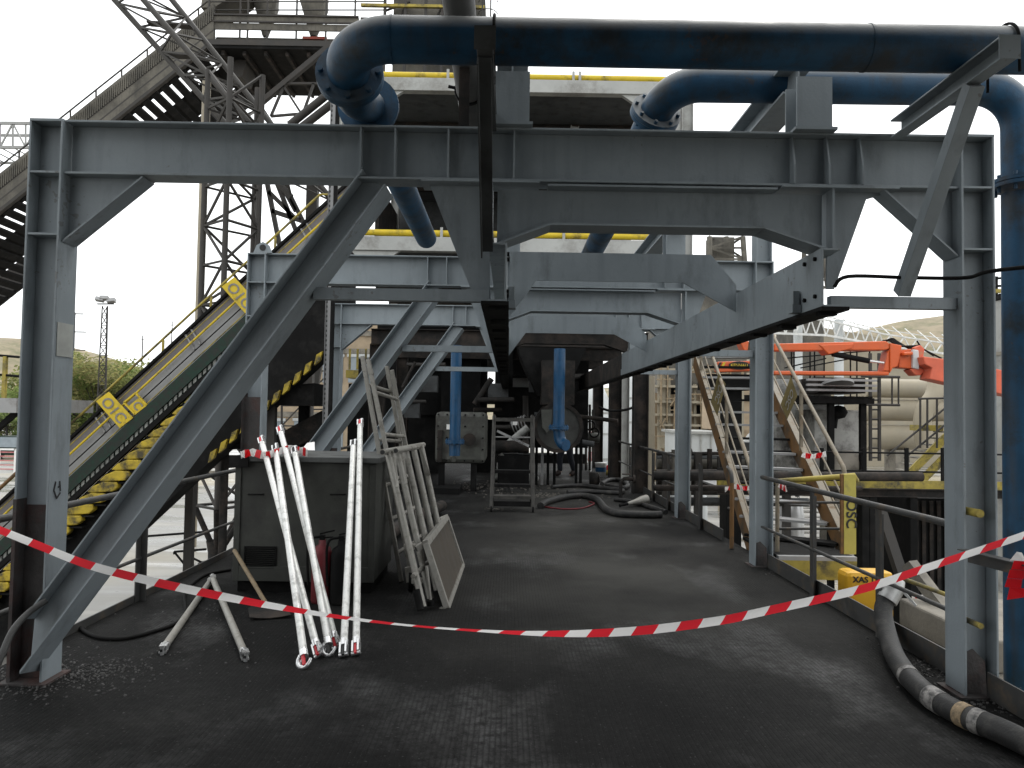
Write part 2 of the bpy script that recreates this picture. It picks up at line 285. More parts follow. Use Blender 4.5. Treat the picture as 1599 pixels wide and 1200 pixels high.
    k2 = N('ShaderNodeMix'); k2.data_type = 'RGBA'; k2.inputs[7].default_value = (0.13, 0.13, 0.13, 1); L(sp.outputs[0], k2.inputs['Factor']); L(k.outputs[2], k2.inputs[6]); L(k2.outputs[2], b.inputs['Base Color'])
    ro = N('ShaderNodeMapRange'); ro.inputs['To Min'].default_value = 0.75; ro.inputs['To Max'].default_value = 0.42; L(wv.outputs[0], ro.inputs[0]); L(ro.outputs[0], b.inputs['Roughness'])
    n6 = N('ShaderNodeTexNoise'); n6.inputs['Scale'].default_value = 140; L(src, n6.inputs['Vector'])
    s2 = N('ShaderNodeMath'); s2.operation = 'MULTIPLY_ADD'; s2.inputs[1].default_value = 0.5; L(n6.outputs['Fac'], s2.inputs[0]); L(a.outputs[0], s2.inputs[2])
    bp = N('ShaderNodeBump'); bp.inputs['Strength'].default_value = 0.7; bp.inputs['Distance'].default_value = 0.005; L(s2.outputs[0], bp.inputs['Height']); L(bp.outputs[0], b.inputs['Normal'])
    return m
GZ = -3.0
g = MB().add([(-1500,-300,GZ),(1500,-300,GZ),(1500,2500,GZ),(-1500,2500,GZ)], [(0,1,2,3)]).build('yard_ground', ground_mat(), base=(0,0,GZ)); struct(g)
HILLM = mat('dry_hillside', (0.27, 0.225, 0.155), 0.95, 0, 0.3, 0.05, (0.15, 0.145, 0.085), 0.55, 0.06)
def hill(name, cx, cy, rx, ry, h, seed):
    random.seed(seed); m = MB(); n = 40; k = 10; vs = []; ph = [random.uniform(0, 6) for _ in range(4)]
    for i in range(k+1):
        q = i/k
        for j in range(n):
            a = 2*math.pi*j/n; wob = 1 + 0.12*math.sin(3*a+ph[0]) + 0.07*math.sin(7*a+ph[1])
            vs.append((cx + rx*q*wob*math.cos(a), cy + ry*q*wob*math.sin(a), GZ - 1 + (h+1)*(math.cos(q*math.pi)+1)/2 * (1 + 0.06*math.sin(5*a+ph[2])*q)))
    m.add(vs, [(i*n+j, i*n+(j+1)%n, (i+1)*n+(j+1)%n, (i+1)*n+j)[::-1] for i in range(k) for j in range(n)], True)
    return struct(m.build(name, HILLM, base=(cx, cy, GZ)))
hill('hill', -420, 620, 260, 200, 60, 3); hill('hill', 360, 560, 330, 200, 84, 5); hill('hill', 120, 700, 400, 200, 30, 8)
# deck of tread plate on a steel platform
DX0, DX1 = -3.10, 2.92
dk = MB().box((DX0, -4, -0.03), (DX1, 26, 0.0)).build('steel_deck', deck_mat(), base=(0, 0, 0)); struct(dk)
u = thing('platform_frame', 'black steel girders and legs carrying the coal dusted deck above the yard', 'platform', (0, 10, GZ))
m = MB()
for x in (DX0+0.08, DX1-0.08): m.isec((x, -4, -0.19), (x, 26, -0.19), 0.30, 0.14)
for y in (0.5, 4.6, 8.4, 12.2, 16, 19.8, 23.6): m.isec((DX0+0.17, y, -0.19), (DX1-0.17, y, -0.19), 0.28, 0.12)
m.build('girder', BLACK, u)
for y in (4.6, 12.2, 19.8):
    for x in (-2.7, 2.6): MB().isec((x, y, GZ), (x, y, -0.345), 0.2, 0.2, up=(1,0,0)).build('leg', BLACK, u)
# kerb plates along both deck edges
for x, lab in ((2.80, 'low black toe plate along the right edge of the deck'), (-3.06, 'low black toe plate along the left edge of the deck')):
    t = MB()
    if x > 0:
        for y0, y1 in ((1.0, 4.5), (4.705, 8.295), (8.505, 8.75), (10.0, 12.1), (12.305, 15.9)): t.box((x-0.006, y0, 0.001), (x+0.006, y1, 0.15))
    else: t.box((x-0.006, 4.9, 0.001), (x+0.006, 16, 0.06))
    tag(t.build('toe_plate', RAILB), lab, 'toe plate')
# ================================================================ PORTAL FRAMES
FY = [4.6, 8.4, 12.2]
def make_frame(name, label, S=STEEL, full=True, brace=True, cross=None, foot=RUST, rz=1.06):
    Y = 4.6; f = thing(name, label, 'steel frame', (0, Y, 0), 'portal frames along the deck')
    zt, zb = 3.31, 2.985; BV = 0.003
    for sx in (-1, 1):
        xc = 2.765*sx; c = MB().isec((xc, Y, 0.012), (xc, Y, 3.293), 0.20, 0.20, 0.014, 0.009, up=(1,0,0))
        col = c.build('column', S, f, bevel=BV)
        MB().box((xc-0.10, Y-0.10, 3.2935), (xc+0.10, Y+0.10, 3.308)).build('cap_plate', S, col)
        for z in (zb+0.005, 2.62):
            MB().box((xc-0.0855, Y-0.097, z-0.006), (xc+0.0855, Y-0.005, z+0.006)).build('stiffener', S, col)
        if full:
            k = MB().box((xc-0.14, Y-0.13, 0.0), (xc+0.14, Y+0.13, 0.0115))
            if sx < 0: k.box((xc-0.103, Y-0.103, 0.012), (xc-0.083, Y+0.103, rz)).box((xc-0.0825, Y-0.012, 0.012), (xc+0.084, Y+0.012, rz-0.04))
            else: k.prism([(xc-0.07, Y-0.06, 0.013), (xc+0.05, Y-0.06, 0.013), (xc+0.04, Y-0.06, 0.2), (xc-0.03, Y-0.06, 0.27), (xc-0.07, Y-0.06, 0.25)], (0, 0.008, 0))
            k.build('base_plate', foot, col)
        # knee
        xi = 2.664*sx; L = 0.46 if sx < 0 else 0.44; H = 0.40
        gp = MB().prism([(xi, Y, zb-0.001), (xi - sx*L, Y, zb-0.001), (xi, Y, zb-H)], (0, 0.009, 0))
        gp.bar((xi - sx*(L+0.006), Y, zb-0.008), (xi - sx*0.004, Y, zb-H-0.004), 0.15, 0.010, (0, 0, 1), off=(0, 0.0))
        gp.build('gusset', S, f)
    bm = MB().isec((-2.662, Y, (zt+zb)/2), (2.662, Y, (zt+zb)/2), zt-zb, 0.16, 0.014, 0.009).build('beam', S, f, bevel=BV)
    for px in ((563, 617, 700, 752, 803) if full else (563, 617)):
        x = P(px, 230, 4.53).x
        MB().box((x-0.005, Y-0.079, zb+0.0145), (x+0.005, Y-0.006, zt-0.0145)).build('stiffener', S, bm)
    if full:
        for px in (1240, 1294, 1346):
            x = P(px, 250, 4.53).x
            MB().prism([(x, Y-0.006, zb+0.0145), (x, Y-0.088, zb+0.0145), (x, Y-0.088, zb+0.13), (x, Y-0.04, zt-0.0145), (x, Y-0.006, zt-0.0145)], (0.01, 0, 0)).build('stiffener', S, bm)
    if brace:
        a = P(590, 285, 4.6); b = P(78, 985, 4.6); a = V((a.x, Y, zb-0.002)); d = (V((b.x, Y, b.z)) - a).normalized(); b = a + d*((a.z-0.03)/-d.z)
        b.y = Y - 0.125; a2 = a
        bb = MB().isec(a2, b, 0.182, 0.195, 0.012, 0.008, up=(0.6,0,0.5)); dd_ = (b-a2).normalized()
        for v in bb.v:      # foot cut off upright against the column
            if v.x < -2.715: v += dd_*((-2.715 - v.x)/dd_.x)
            if v.z < 0.004: v.z = 0.004
        bb.build('brace', S, f, bevel=BV)
    # hangers of the hoist runway
    for sx, poly in ((-1, [(672,279),(762,279),(766,470),(742,470)]), (1, [(1290,284),(1386,286),(1352,312),(1302,452),(1290,452)])):
        pts = [P(px, py, 4.6) for px, py in poly]; pts = [V((p.x, Y, min(p.z, zb-0.012))) for p in pts]
        h = MB().prism(pts, (0, 0.012, 0)); x = P(1292 if sx > 0 else 768, 350, 4.6).x
        h.box((x-0.006, Y-0.09, 2.58), (x+0.006, Y-0.0065, zb-0.013)); h.box((x-0.006, Y+0.0065, 2.58), (x+0.006, Y+0.09, zb-0.013))
        h.build('hanger', S, f)
        x0, x1 = (P(660, 280, 4.6).x, P(842, 280, 4.6).x) if sx < 0 else (P(1213, 285, 4.6).x, P(1392, 285, 4.6).x)
        MB().box((x0, Y-0.10, zb-0.0125), (x1, Y+0.10, zb-0.001)).build('splice_plate', S, f)
    # haunched cross beam
    XS = P(775, 350, 4.6).x + 0.005; XE = P(1284, 350, 4.6).x - 0.005; C = cross or S
    xa, xb = P(858, 358, 4.6).x, P(1185, 358, 4.6).x; zc0 = zb-0.03; z1, z2 = P(1000, 357, 4.6).z, P(775, 385, 4.6).z
    cb = MB(); ya, yb = Y-0.004, Y+0.004
    cb.prism([(XS, Y, z2), (xa, Y, z1), (xb, Y, z1), (XE, Y, z2), (XE, Y, zc0), (XS, Y, zc0)], (0, 0.009, 0))
    for p, q in (((XS, Y, z2-0.006), (xa, Y, z1-0.006)), ((xa, Y, z1-0.006), (xb, Y, z1-0.006)), ((xb, Y, z1-0.006), (XE, Y, z2-0.006))): cb.bar(p, q, 0.2, 0.012)
    cb.bar((XS+0.3, Y, zc0+0.006), (XE-0.3, Y, zc0+0.006), 0.2, 0.012)
    cb.build('cross_beam', C, f)
    for p, q in (((490, 459), (764, 459)), ((1296, 463), (1497, 463))):
        a, b = P(*p, 4.56), P(*q, 4.56); z = 2.30; x1 = b.x if p[0] < 900 else 2.66
        MB().box((a.x, Y-0.055, z-0.035), (x1, Y+0.005, z+0.035)).build('tie_bar', S, f)
    if full:      # stub posts carrying the upper longitudinal beams
        for px in (799, 1262):
            x = P(px, 190, 4.6).x; s = MB().box((x-0.125, Y-0.13, zt+0.0005), (x+0.125, Y+0.13, zt+0.0175))
            s.isec((x, Y, zt+0.018), (x, Y, zt+0.33), 0.2, 0.21, 0.016, 0.012, up=(0,1,0)); s.build('stub_post', S, f)
    return f
frames = [make_frame('portal_frame', 'nearest grey portal frame, its left foot rusted, with a blue elbow just over its beam')]
labs = ['second grey portal frame, a lifting eye on its left corner above the dark cabinet',
        'third grey portal frame with a vertical cable tray beside its left column']
for i in (1, 2):
    c = copy_tree(frames[0]); c.location = (0, FY[i], 0); c['label'] = labs[i-1]; frames.append(c)
bpy.context.view_layer.update()
for ch in [q for q in bpy.data.objects if q.parent == frames[2] and q.name.startswith('cross_beam')]:
    ch.data = ch.data.copy(); ch.data.materials[0] = DIRTY; ch['label'] = 'soot stained cross beam'
for ch in bpy.data.objects:
    if ch.name.startswith('base_plate') and ch.parent.parent == frames[1] and ch.parent.name.startswith('column') and min(v.co.x for v in ch.data.vertices) < 0:
        ch.data = ch.data.copy()
        for v in ch.data.vertices:
            if v.co.z > 0.5: v.co.z += 0.72
            if abs(v.co.x + 2.765) < 0.0900 and v.co.z > 0.0115: v.co.y -= 0.085 if v.co.y < 0 else 0
MB().isec((2.765, 8.4, 3.3085), (2.765, 8.4, 4.2), 0.17, 0.17, up=(1,0,0)).build('column_extension', STEEL, frames[1])
# lifting eye on second frame
e = MB(); xc = -2.70; e.prism([(xc-0.1, 8.31, 3.309), (xc+0.1, 8.31, 3.309), (xc+0.07, 8.31, 3.39), (xc, 8.31, 3.43), (xc-0.07, 8.31, 3.39)], (0, 0.02, 0)); e.disc((xc, 8.298, 3.365), (0,1,0), 0.035, 0.006, 16, 0.0, 1)
e.build('lifting_eye', [STEEL, LETTER], frames[1])
# bare patch and chalk mark on nearest left column's inner face
MB().box((-2.6635, 4.515, 1.90), (-2.6605, 4.68, 2.10)).build('bare_patch', mat('primer_patch', (0.33, 0.34, 0.32), 0.6), frames[0])
pm = MB()
for a, b in (((4.56,1.16),(4.545,1.11)), ((4.545,1.11),(4.575,1.06)), ((4.575,1.06),(4.61,1.09)), ((4.60,1.16),(4.61,1.10)), ((4.585,1.125),(4.61,1.13))): pm.bar((-2.661, a[0], a[1]), (-2.661, b[0], b[1]), 0.008, 0.003, (1,0,0))
pm.build('chalk_mark', LETTER, frames[0])
for z in (1.07, 0.43): MB().tube([(2.72, 4.43, z), (2.72, 4.62, z)], 0.024 if z > 1 else 0.017, 10).build('rail_stub', YELD, frames[0])
# older soot-black frames further down the deck
old = None
for y in (16.0, 19.8, 23.6):
    if old is None:
        old = thing('old_portal_frame', 'soot black portal frame just past the third grey frame', 'steel frame', (0, 16.0, 0), 'old black frames at the far end')
        for sx in (-1, 1): MB().isec((2.74*sx, 16.0, 0.001), (2.74*sx, 16.0, 3.0), 0.30, 0.30, 0.016, 0.01, up=(1,0,0)).build('column', DIRTY, old)
        MB().isec((-2.89, 16.0, 3.17), (2.89, 16.0, 3.17), 0.32, 0.2).build('beam', DIRTY, old); o = old
    else: o = copy_tree(old); o.location = (0, y, 0); o['label'] = 'soot black portal frame standing middle of the three black ones' if y < 20 else 'farthest soot black portal frame at the end of the deck'
# ================================================================ HOIST RUNWAY AND LONGITUDINAL BEAMS
XL, XR = P(790, 420, 4.45).x, P(1281, 440, 4.45).x
ZT, ZB = P(790, 381, 4.45).z, P(790, 472, 4.45).z
for x, sd_, lab in ((XL, -1, 'left hoist runway channel hanging under the frames'), (XR, 1, 'right hoist runway channel hanging under the frames')):
    r = thing('runway_beam', lab, 'hoist beam', (x, 4.4, ZB), 'hoist runway beams')
    zm = (ZT+ZB)/2; h = ZT-ZB
    MB().csec((x + sd_*0.05, 4.42, zm), (x + sd_*0.05, 12.3, zm), h, 0.11, 0.012, side=sd_).build('channel', STEEL, r, bevel=0.002)
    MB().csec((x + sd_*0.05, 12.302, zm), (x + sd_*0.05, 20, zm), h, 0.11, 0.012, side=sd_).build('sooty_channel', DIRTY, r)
    b = MB(); b.box((x - sd_*0.012 - 0.006, 4.75, ZB-0.004), (x - sd_*0.012 + 0.004, 12.3, ZB+0.09))
    b.build('wear_strip', STEEL, r)
    rn = MB(); random.seed(11)
    rn.box((x - 0.02 + min(0, sd_*0.12), 4.38, ZB-0.026), (x + 0.02 + max(0, sd_*0.12), 20, ZB-0.0045))
    y = 4.45
    while y < 12:
        s = random.uniform(0.02, 0.05); rn.box((x+sd_*0.05-0.05, y, ZB-0.026-s*0.6), (x+sd_*0.05+0.05, y+s*2, ZB-0.0265)); y += random.uniform(0.3, 0.9)
    rn.build('running_track', BLACK, r)
    st = MB(); xs = x - sd_*0.035; st.box((xs-0.028, 4.72, ZB+0.002), (xs+0.028, 4.80, ZB+0.055)); st.box((xs-0.02, 4.73, ZB+0.0555), (xs+0.02, 4.79, ZB+0.14)); st.build('end_stop', STEEL, r, bevel=0.003)
    bo = MB()
    for dy in (4.5, 4.66):
        for zz in (ZT-0.05, ZB+0.07): bo.tube([(x - sd_*0.004, dy, zz), (x - sd_*0.02, dy, zz)], 0.013, 6)
    bo.build('bolt', BLACK, r)
# arch shaped tie plates between the runway beams
tp = None
for D, lab in ((6.05, 'grey arch shaped tie plate between the runway beams, nearest one'), (10.0, 'grey arch shaped tie plate between the runway beams, farther one')):
    k = 4.45/D
    t = MB(); x0, x1 = XL+0.02, XR-0.02
    zt_, zb_ = P(950, 396, 6.05).z, P(950, 440, 6.05).z
    xc0, xc1 = P(838, 440, 6.05).x, P(1066, 440, 6.05).x; xo = P(1110, 396, 6.05).x; zh0, zh1 = P(1166, 488, 6.05).z, P(1168, 446, 6.05).z
    t.prism([(x0, D, ZB+0.11), (xc0, D, zb_), (xc1, D, zb_), (x1, D, zh0), (x1, D, zh1), (xo, D, zt_), (x0, D, zt_)], (0, 0.014, 0))
    tag(t.build('tie_plate', STEEL), lab, 'tie plate', 'arch tie plates')
for x in (P(799, 190, 4.6).x, P(1262, 190, 4.6).x):
    l = MB().isec((x, 4.75, 3.74), (x, 16, 3.74), 0.20, 0.20, 0.014, 0.01)
    tag(l.build('upper_beam', STEEL), 'grey longitudinal beam over the frames, %s of the two' % ('left' if x < 0.5 else 'right'), 'steel beam', 'longitudinal beams over the frames')
# ================================================================ OVERHEAD PIPES
PX1 = P(570, 150, 4.6).x; PZ1 = 3.50; R1 = 0.116
YB = 3.87; zc = P(1100, 71, YB).z; xl = PX1
b1 = thing('blue_pipe', 'large blue pipe crossing before the nearest frame, its elbow turning back over the beam', 'pipe', (0, YB, zc))
path = elbow((4.2, YB, zc), (xl, YB, zc), (xl, YB+2, zc-0.35), 0.28, 12)
p = MB().tube([(4.2, YB, zc)] + path[0:] , R1, 28)
p.build('cross_pipe', BLUE, b1)
end = path[-1]; dr = (path[-1]-path[-2]).normalized()
q2 = V((xl, 4.55, PZ1)); mid = [end, end + dr*0.25, V((xl, 4.75, PZ1)), V((xl, 5.2, 3.46)), V((xl, 8.1, 3.45))]
MB().tube(spline(mid, 5), R1*0.92, 24).build('return_pipe', BLUE, b1)
fl = MB().disc(end + dr*0.01, dr, 0.185, 0.03, 28).disc(end + dr*0.043, dr, 0.185, 0.03, 28); u = dr.orthogonal().normalized(); w2 = dr.cross(u)
for j in range(8):
    an = 2*math.pi*j/8; c = end + (u*math.cos(an)+w2*math.sin(an))*0.155; fl.tube([c - dr*0.03, c + dr*0.085], 0.016, 6)
fl.build('flange', BLUE, b1)
MB().disc((xl, 4.72, PZ1), (0,1,-0.05), 0.19, 0.03, 28).build('flange', BLUE, b1)
for x in (P(772, 60, YB).x, P(1566, 70, YB).x):
    ub = MB().tube([(x, YB+R1+0.012, zc-R1-0.05)] + [(x, YB + (R1+0.010)*math.cos(a), zc + (R1+0.010)*math.sin(a)) for a in [math.pi*i/16 for i in range(17)]] + [(x, YB-R1-0.012, zc-R1-0.05)], 0.008, 6)
    tag(ub.build('pipe_clamp', BLACK), 'thin steel U bolt holding the large blue pipe at its %s bracket' % ('left' if x < 1 else 'right'), 'clamp', 'U bolts on the large blue pipe')
wl = MB()
for px in (1352, 612):
    x = P(px, 70, YB).x; MB().disc((x, YB, zc), (1,0,0), R1+0.003, 0.012, 28).build('weld_seam', BLUE, b1)
# second blue pipe
YB2 = 5.05; zc2 = P(1250, 133, YB2).z; R2 = 0.115
xv = P(1594, 300, YB2).x; x2 = P(1028, 155, 4.9).x; z2 = P(1028, 155, 4.9).z
b2 = thing('blue_pipe', 'second blue pipe behind the first, dropping down beside the nearest right column', 'pipe', (xv, YB2, GZ))
up = elbow((1.6, YB2, zc2), (xv, YB2, zc2), (xv, YB2, 2), 0.27, 12); lo = elbow((2.4, YB2, zc2), (x2+0.08, YB2-0.02, zc2-0.02), (x2-0.03, YB2+0.6, z2-0.22), 0.27, 12)
MB().tube(lo[::-1] + up + [(xv, YB2, 3.2)], R2, 24).build('cross_pipe', BLUE, b2)
MB().tube([(xv, YB2, 3.12), (xv-0.01, YB2, -0.0), (xv-0.01, YB2, GZ)], R2, 24).build('down_pipe', BLUE, b2)
fl = MB().disc((xv, YB2, 3.17), (0,0,1), 0.175, 0.025, 24).disc((xv, YB2, 3.20), (0,0,1), 0.175, 0.025, 24)
for j in range(8): an = 2*math.pi*j/8; fl.tube([(xv+0.145*math.cos(an), YB2+0.145*math.sin(an), 3.12), (xv+0.145*math.cos(an), YB2+0.145*math.sin(an), 3.24)], 0.013, 6)
fl.build('flange', BLUE, b2)
en = lo[-1]; dr = (lo[-1]-lo[-2]).normalized()
fl = MB().disc(en - dr*0.01, dr, 0.175, 0.03, 24).disc(en + dr*0.022, dr, 0.175, 0.03, 24); u = dr.orthogonal().normalized(); w2 = dr.cross(u)
for j in range(8): an = 2*math.pi*j/8+0.3; c = en + (u*math.cos(an)+w2*math.sin(an))*0.148; fl.tube([c - dr*0.05, c + dr*0.06], 0.013, 6)
fl.build('flange', BLUE, b2)
MB().tube(spline([en, en+dr*0.3, V((x2, 6.2, 3.50)), V((x2, 12.5, 3.48))], 5), R2, 20).build('return_pipe', BLUE, b2)
# dark overhead pipe running back on posts
xd = -0.30
d = thing('overhead_pipe', 'dark grey pipe running lengthwise above the frames', 'pipe', (xd, 4.6, 3.7))
MB().tube([(xd, 2.5, 3.80), (xd, 8.0, 3.74), (xd, 13, 3.7)], 0.088, 20).build('pipe_run', mat('dusty_dark_pipe', (0.075, 0.073, 0.070), 0.65, 0, 0.3, 4, (0.04, 0.04, 0.04), 0.4, 3), d)
MB().disc((xd, 5.1, 3.775), (0,1,0), 0.10, 0.03, 20).tube([(xd-0.14, 5.1, 3.80), (xd+0.14, 5.1, 3.74)], 0.012, 6).build('clamp', BLACK, d)
MB().isec((xd, 4.6, 3.313), (xd, 4.6, 3.69), 0.06, 0.06, 0.006, 0.006, up=(0,1,0)).build('saddle_post', DIRTY, d)
# brackets that carry the blue pipe in front of the nearest frame
for px0, py0, pxs, pys, lab, gx in ((757, 88, 770, 385, 'dark steel bracket with a long strut under the pipe, left of the two', 0), (1572, 103, 1420, 448, 'dark steel bracket with a slanting strut, right of the two', 1)):
    e = P(px0, py0, 3.5); r = thing('pipe_bracket', lab, 'bracket', (e.x, 4.5, 2.3), 'brackets carrying the large blue pipe')
    zt_ = zc - R1 - 0.003
    MB().csec((e.x, 3.48, zt_-0.055), (e.x, 4.515, zt_-0.055), 0.11, 0.075, 0.010, side=-1 if gx else 1).build('arm', STEEL if gx else OLDST, r, bevel=0.002)
    MB().box((e.x-0.05, 3.475, zt_-0.112), (e.x+0.05, 3.479, zt_)).build('end_plate', STEEL if gx else OLDST, r)
    xs = e.x
    a = V((xs, 3.75, zt_-0.115)); b = V((xs - 0.05*0, 4.46, 2.34 if gx else 2.55))
    if gx: MB().bar(a, b, 0.075, 0.075, (0,1,0)).build('strut', STEEL, r, bevel=0.002)
    else: MB().bar(a + V((0,-0.2,0)), b, 0.06, 0.012, (0,1,0)).bar(a + V((0,-0.2,0)), b, 0.008, 0.07, (0,1,0), off=(-0.034, -0.03)).build('strut', OLDST, r)
# thin line across the right of the frame
ln = spline([P(1303, 448, 4.4), P(1325, 432, 4.4), P(1420, 434, 4.4), P(1508, 434, 4.3), P(1560, 422, 4.0), V((3.07, 3.75, 2.42))], 6)
tag(MB().tube(ln, 0.011, 8).build('air_line', BLACK), 'thin black air line slung across the right bay of the nearest frame', 'hose')
def film(n, c):
    m = bpy.data.materials.new(n); m.use_nodes = True; t = m.node_tree; b = t.nodes['Principled BSDF']; b.inputs['Base Color'].default_value = (*c, 1); b.inputs['Roughness'].default_value = 0.35
    tr = t.nodes.new('ShaderNodeBsdfTranslucent'); tr.inputs['Color'].default_value = (*c, 1); mx_ = t.nodes.new('ShaderNodeMixShader'); mx_.inputs[0].default_value = 0.6
    t.links.new(b.outputs[0], mx_.inputs[1]); t.links.new(tr.outputs[0], mx_.inputs[2]); t.links.new(mx_.outputs[0], t.nodes['Material Output'].inputs['Surface']); return m
FILMW, FILMR = film('white_tape_film', (0.85, 0.84, 0.83)), film('red_tape_film', (0.75, 0.03, 0.045))
# ================================================================ RAILINGS
def yat(py, z): # depth of floor-like row
    return PZ(800, py, z).y
def rail(name, label, pts_top, posts, zmid, x, m=RAILB, end=None):
    r = thing(name, label, 'railing', (x, pts_top[0][1], 0), 'railings of the deck')
    MB().tube(pts_top, 0.024, 10).build('top_rail', m, r)
    if zmid: 
        y0, y1 = pts_top[0][1], pts_top[-1][1] if not end else end
        MB().tube([(x, y0, zmid), (x, y1, zmid)], 0.016, 8).build('mid_rail', m, r)
    for y in posts: MB().box((x-0.005, y-0.04, 0.001), (x+0.005, y+0.04, pts_top[0][2]-0.024)).box((x+0.0055, y+0.034, 0.001), (x+0.055, y+0.042, pts_top[0][2]-0.06)).build('post', m, r)
    return r
xr = 2.74; zr = PX(1200, 748, xr).z
rail('deck_railing', 'dark pipe railing between the two nearest right columns', [(xr, 4.71, zr), (xr, 8.29, zr)], (PX(1372, 860, xr).y, PX(1268, 830, xr).y), PX(1300, 872, xr).z, xr)
yb = PX(1143, 740, xr).y
rl = rail('deck_railing', 'railing with a bent rusty end beside the stair opening', elbow((xr, 12.09, zr), (xr, yb, zr), (xr, yb, 0.01), 0.14, 8) + [(xr, yb, 0.005)], (11.0,), 0.48, xr, RAILB, end=yb)
MB().tube([(xr, yb-0.001, 0.01), (xr, yb-0.001, zr-0.16)], 0.027, 10).build('painted_post', OCHRE, rl)
rail('deck_railing', 'dark railing beyond the third right column', [(xr, 12.31, zr), (xr, 19, zr)], (13.2, 14.6, 17.4), 0.48, xr)
xq = -3.05
zl = PX(101, 790, xq).z
rail('deck_railing', 'sooty railing along the left deck edge', [(xq, 3.6, zl), (xq, 15.5, zl)], (5.0, PX(215, 900, xq).y, 9.0, 11.5, 14), PX(260, 856, xq).z, xq)
# ================================================================ CABINET
bx0, bx1, by0, by1 = -2.40, -1.165, 6.83, 7.85; bz = P(450, 713, by0).z
c = thing('electrical_cabinet', 'wide soot grey steel cabinet with louvres and a flat lid beside the ladders', 'cabinet', ((bx0+bx1)/2, by0, 0))
MB().box((bx0, by0, 0.10), (bx1, by1, bz-0.05)).build('body', CAB, c, bevel=0.006)
MB().box((bx0+0.03, by0+0.03, 0.001), (bx1-0.03, by1-0.03, 0.0995)).build('plinth', BLACK, c)
MB().box((bx0-0.035, by0-0.035, bz-0.0495), (bx1+0.035, by1+0.03, bz)).build('lid', mat('grey_lid', (0.075, 0.078, 0.076), 0.55, 0, 0.3, 3, (0.03,0.03,0.03), 0.4, 3), c, bevel=0.006)
MB().box((bx0-0.045, by0-0.06, bz-0.10), (bx0+0.12, by0-0.0355, bz+0.006)).build('lid_hinge', BLACK, c)
MB().box((bx0-0.003, by0-0.015, 0.10), (bx0+0.05, by0-0.0005, bz-0.06)).box((bx1-0.05, by0-0.015, 0.10), (bx1+0.003, by0-0.0005, bz-0.06)).box((bx0+0.0505, by0-0.015, 0.10), (bx1-0.0505, by0-0.0005, 0.23)).build('frame', CAB, c, bevel=0.003)
lv = MB(); p0, p1 = P(382, 853, by0), P(431, 893, by0)
lv.box((p0.x, by0-0.012, p1.z), (p1.x, by0-0.0005, p1.z+0.012)).box((p0.x, by0-0.012, p0.z-0.012), (p1.x, by0-0.0005, p0.z)).box((p0.x, by0-0.012, p1.z+0.0125), (p0.x+0.012, by0-0.0005, p0.z-0.0125)).box((p1.x-0.012, by0-0.012, p1.z+0.0125), (p1.x, by0-0.0005, p0.z-0.0125))
lv.build('louvre_frame', BLACK, c); sl = MB()
for i in range(11):
    z = p1.z + 0.024 + i*(p0.z-p1.z-0.03)/11; sl.bar((p0.x+0.013, by0-0.008, z), (p1.x-0.013, by0-0.008, z), 0.004, 0.018, (0, -0.8, 0.6))
sl.build('louvre_slats', BLACK, c)
for px in (400, 528):
    a, b = P(px-11, 772, by0), P(px+11, 772, by0); MB().tube([a, a+V((0,-0.03,0)), b+V((0,-0.03,0)), b], 0.007, 6).build('handle', BLACK, c)
# ================================================================ SCAFFOLD BRACES (white poles)
def end_fit(m, c, d, side, hook, red):
    # cast claw with latch at the end c of a brace; d points outward
    u = side.normalized()
    if hook:
        pts = [c + d*(0.055 - 0.05*math.cos(a)) + u*(0.045*math.sin(a)) for a in [math.pi*(0.05 + 1.35*i/10) for i in range(11)]]
        m.tube(pts, [0.022 - 0.0012*i for i in range(11)], 8, mi=1)
    else:
        w_ = d.cross(u)
        m.bar(c, c + d*0.085, 0.046, 0.012, u, mi=1, off=(0, 0.019)); m.bar(c, c + d*0.085, 0.046, 0.012, u, mi=1, off=(0, -0.019)); m.tube([c + d*0.09 - u*0.03, c + d*0.09 + u*0.03], 0.013, 8, mi=1)
def brace_pole(label, a, b, hook_a, red_a, red_b, group, la=True):
    r = thing('scaffold_brace', label, 'brace pole', V(a), group); a = V(a); b = V(b); d = (b-a).normalized()
    side = d.cross(V((0,1,0))).normalized()
    MB().tube([a + d*0.09, b - d*0.05], 0.025, 14).build('tube', ALU, r)
    m = MB(); end_fit(m, a + d*0.095, -d, side, hook_a, red_a); m.tube([a+d*0.07, a+d*0.12], 0.028, 12, mi=1); m.build('claw', [ALU, CHROME], r)
    t = MB(); end_fit(t, b - d*0.055, d, side, False, red_b); t.build('claw', [ALU, CHROME], r)
    for e, dd, on in ((a + d*0.05, -d, red_a), (b - d*0.0, d, red_b)):
        fr = V((0,-1,0)); MB().bar(e - dd*0.035 + fr*0.02, e + dd*0.04 + fr*0.02, 0.017, 0.018, fr).build('latch', RED if on else LETTER, r)
    return r
def lean(pxa, pya, pxb, pyb, edge_y, edge_z):   # foot on the deck, resting on a horizontal edge
    a = PZ(pxa, pya, 0.02); lo, hi = edge_y-0.3, edge_y+1.5
    for _ in range(40):
        md = (lo+hi)/2; b = P(pxb, pyb, md); t = (edge_z - a.z)/(b.z - a.z); y = a.y + (b.y-a.y)*t
        if y < edge_y: lo = md
        else: hi = md
    return a, P(pxb, pyb, md)
Z6 = lambda x, y: (330 + x/2.4, 560 + y/2.4)
grp = 'white scaffold braces leaning on the cabinet'
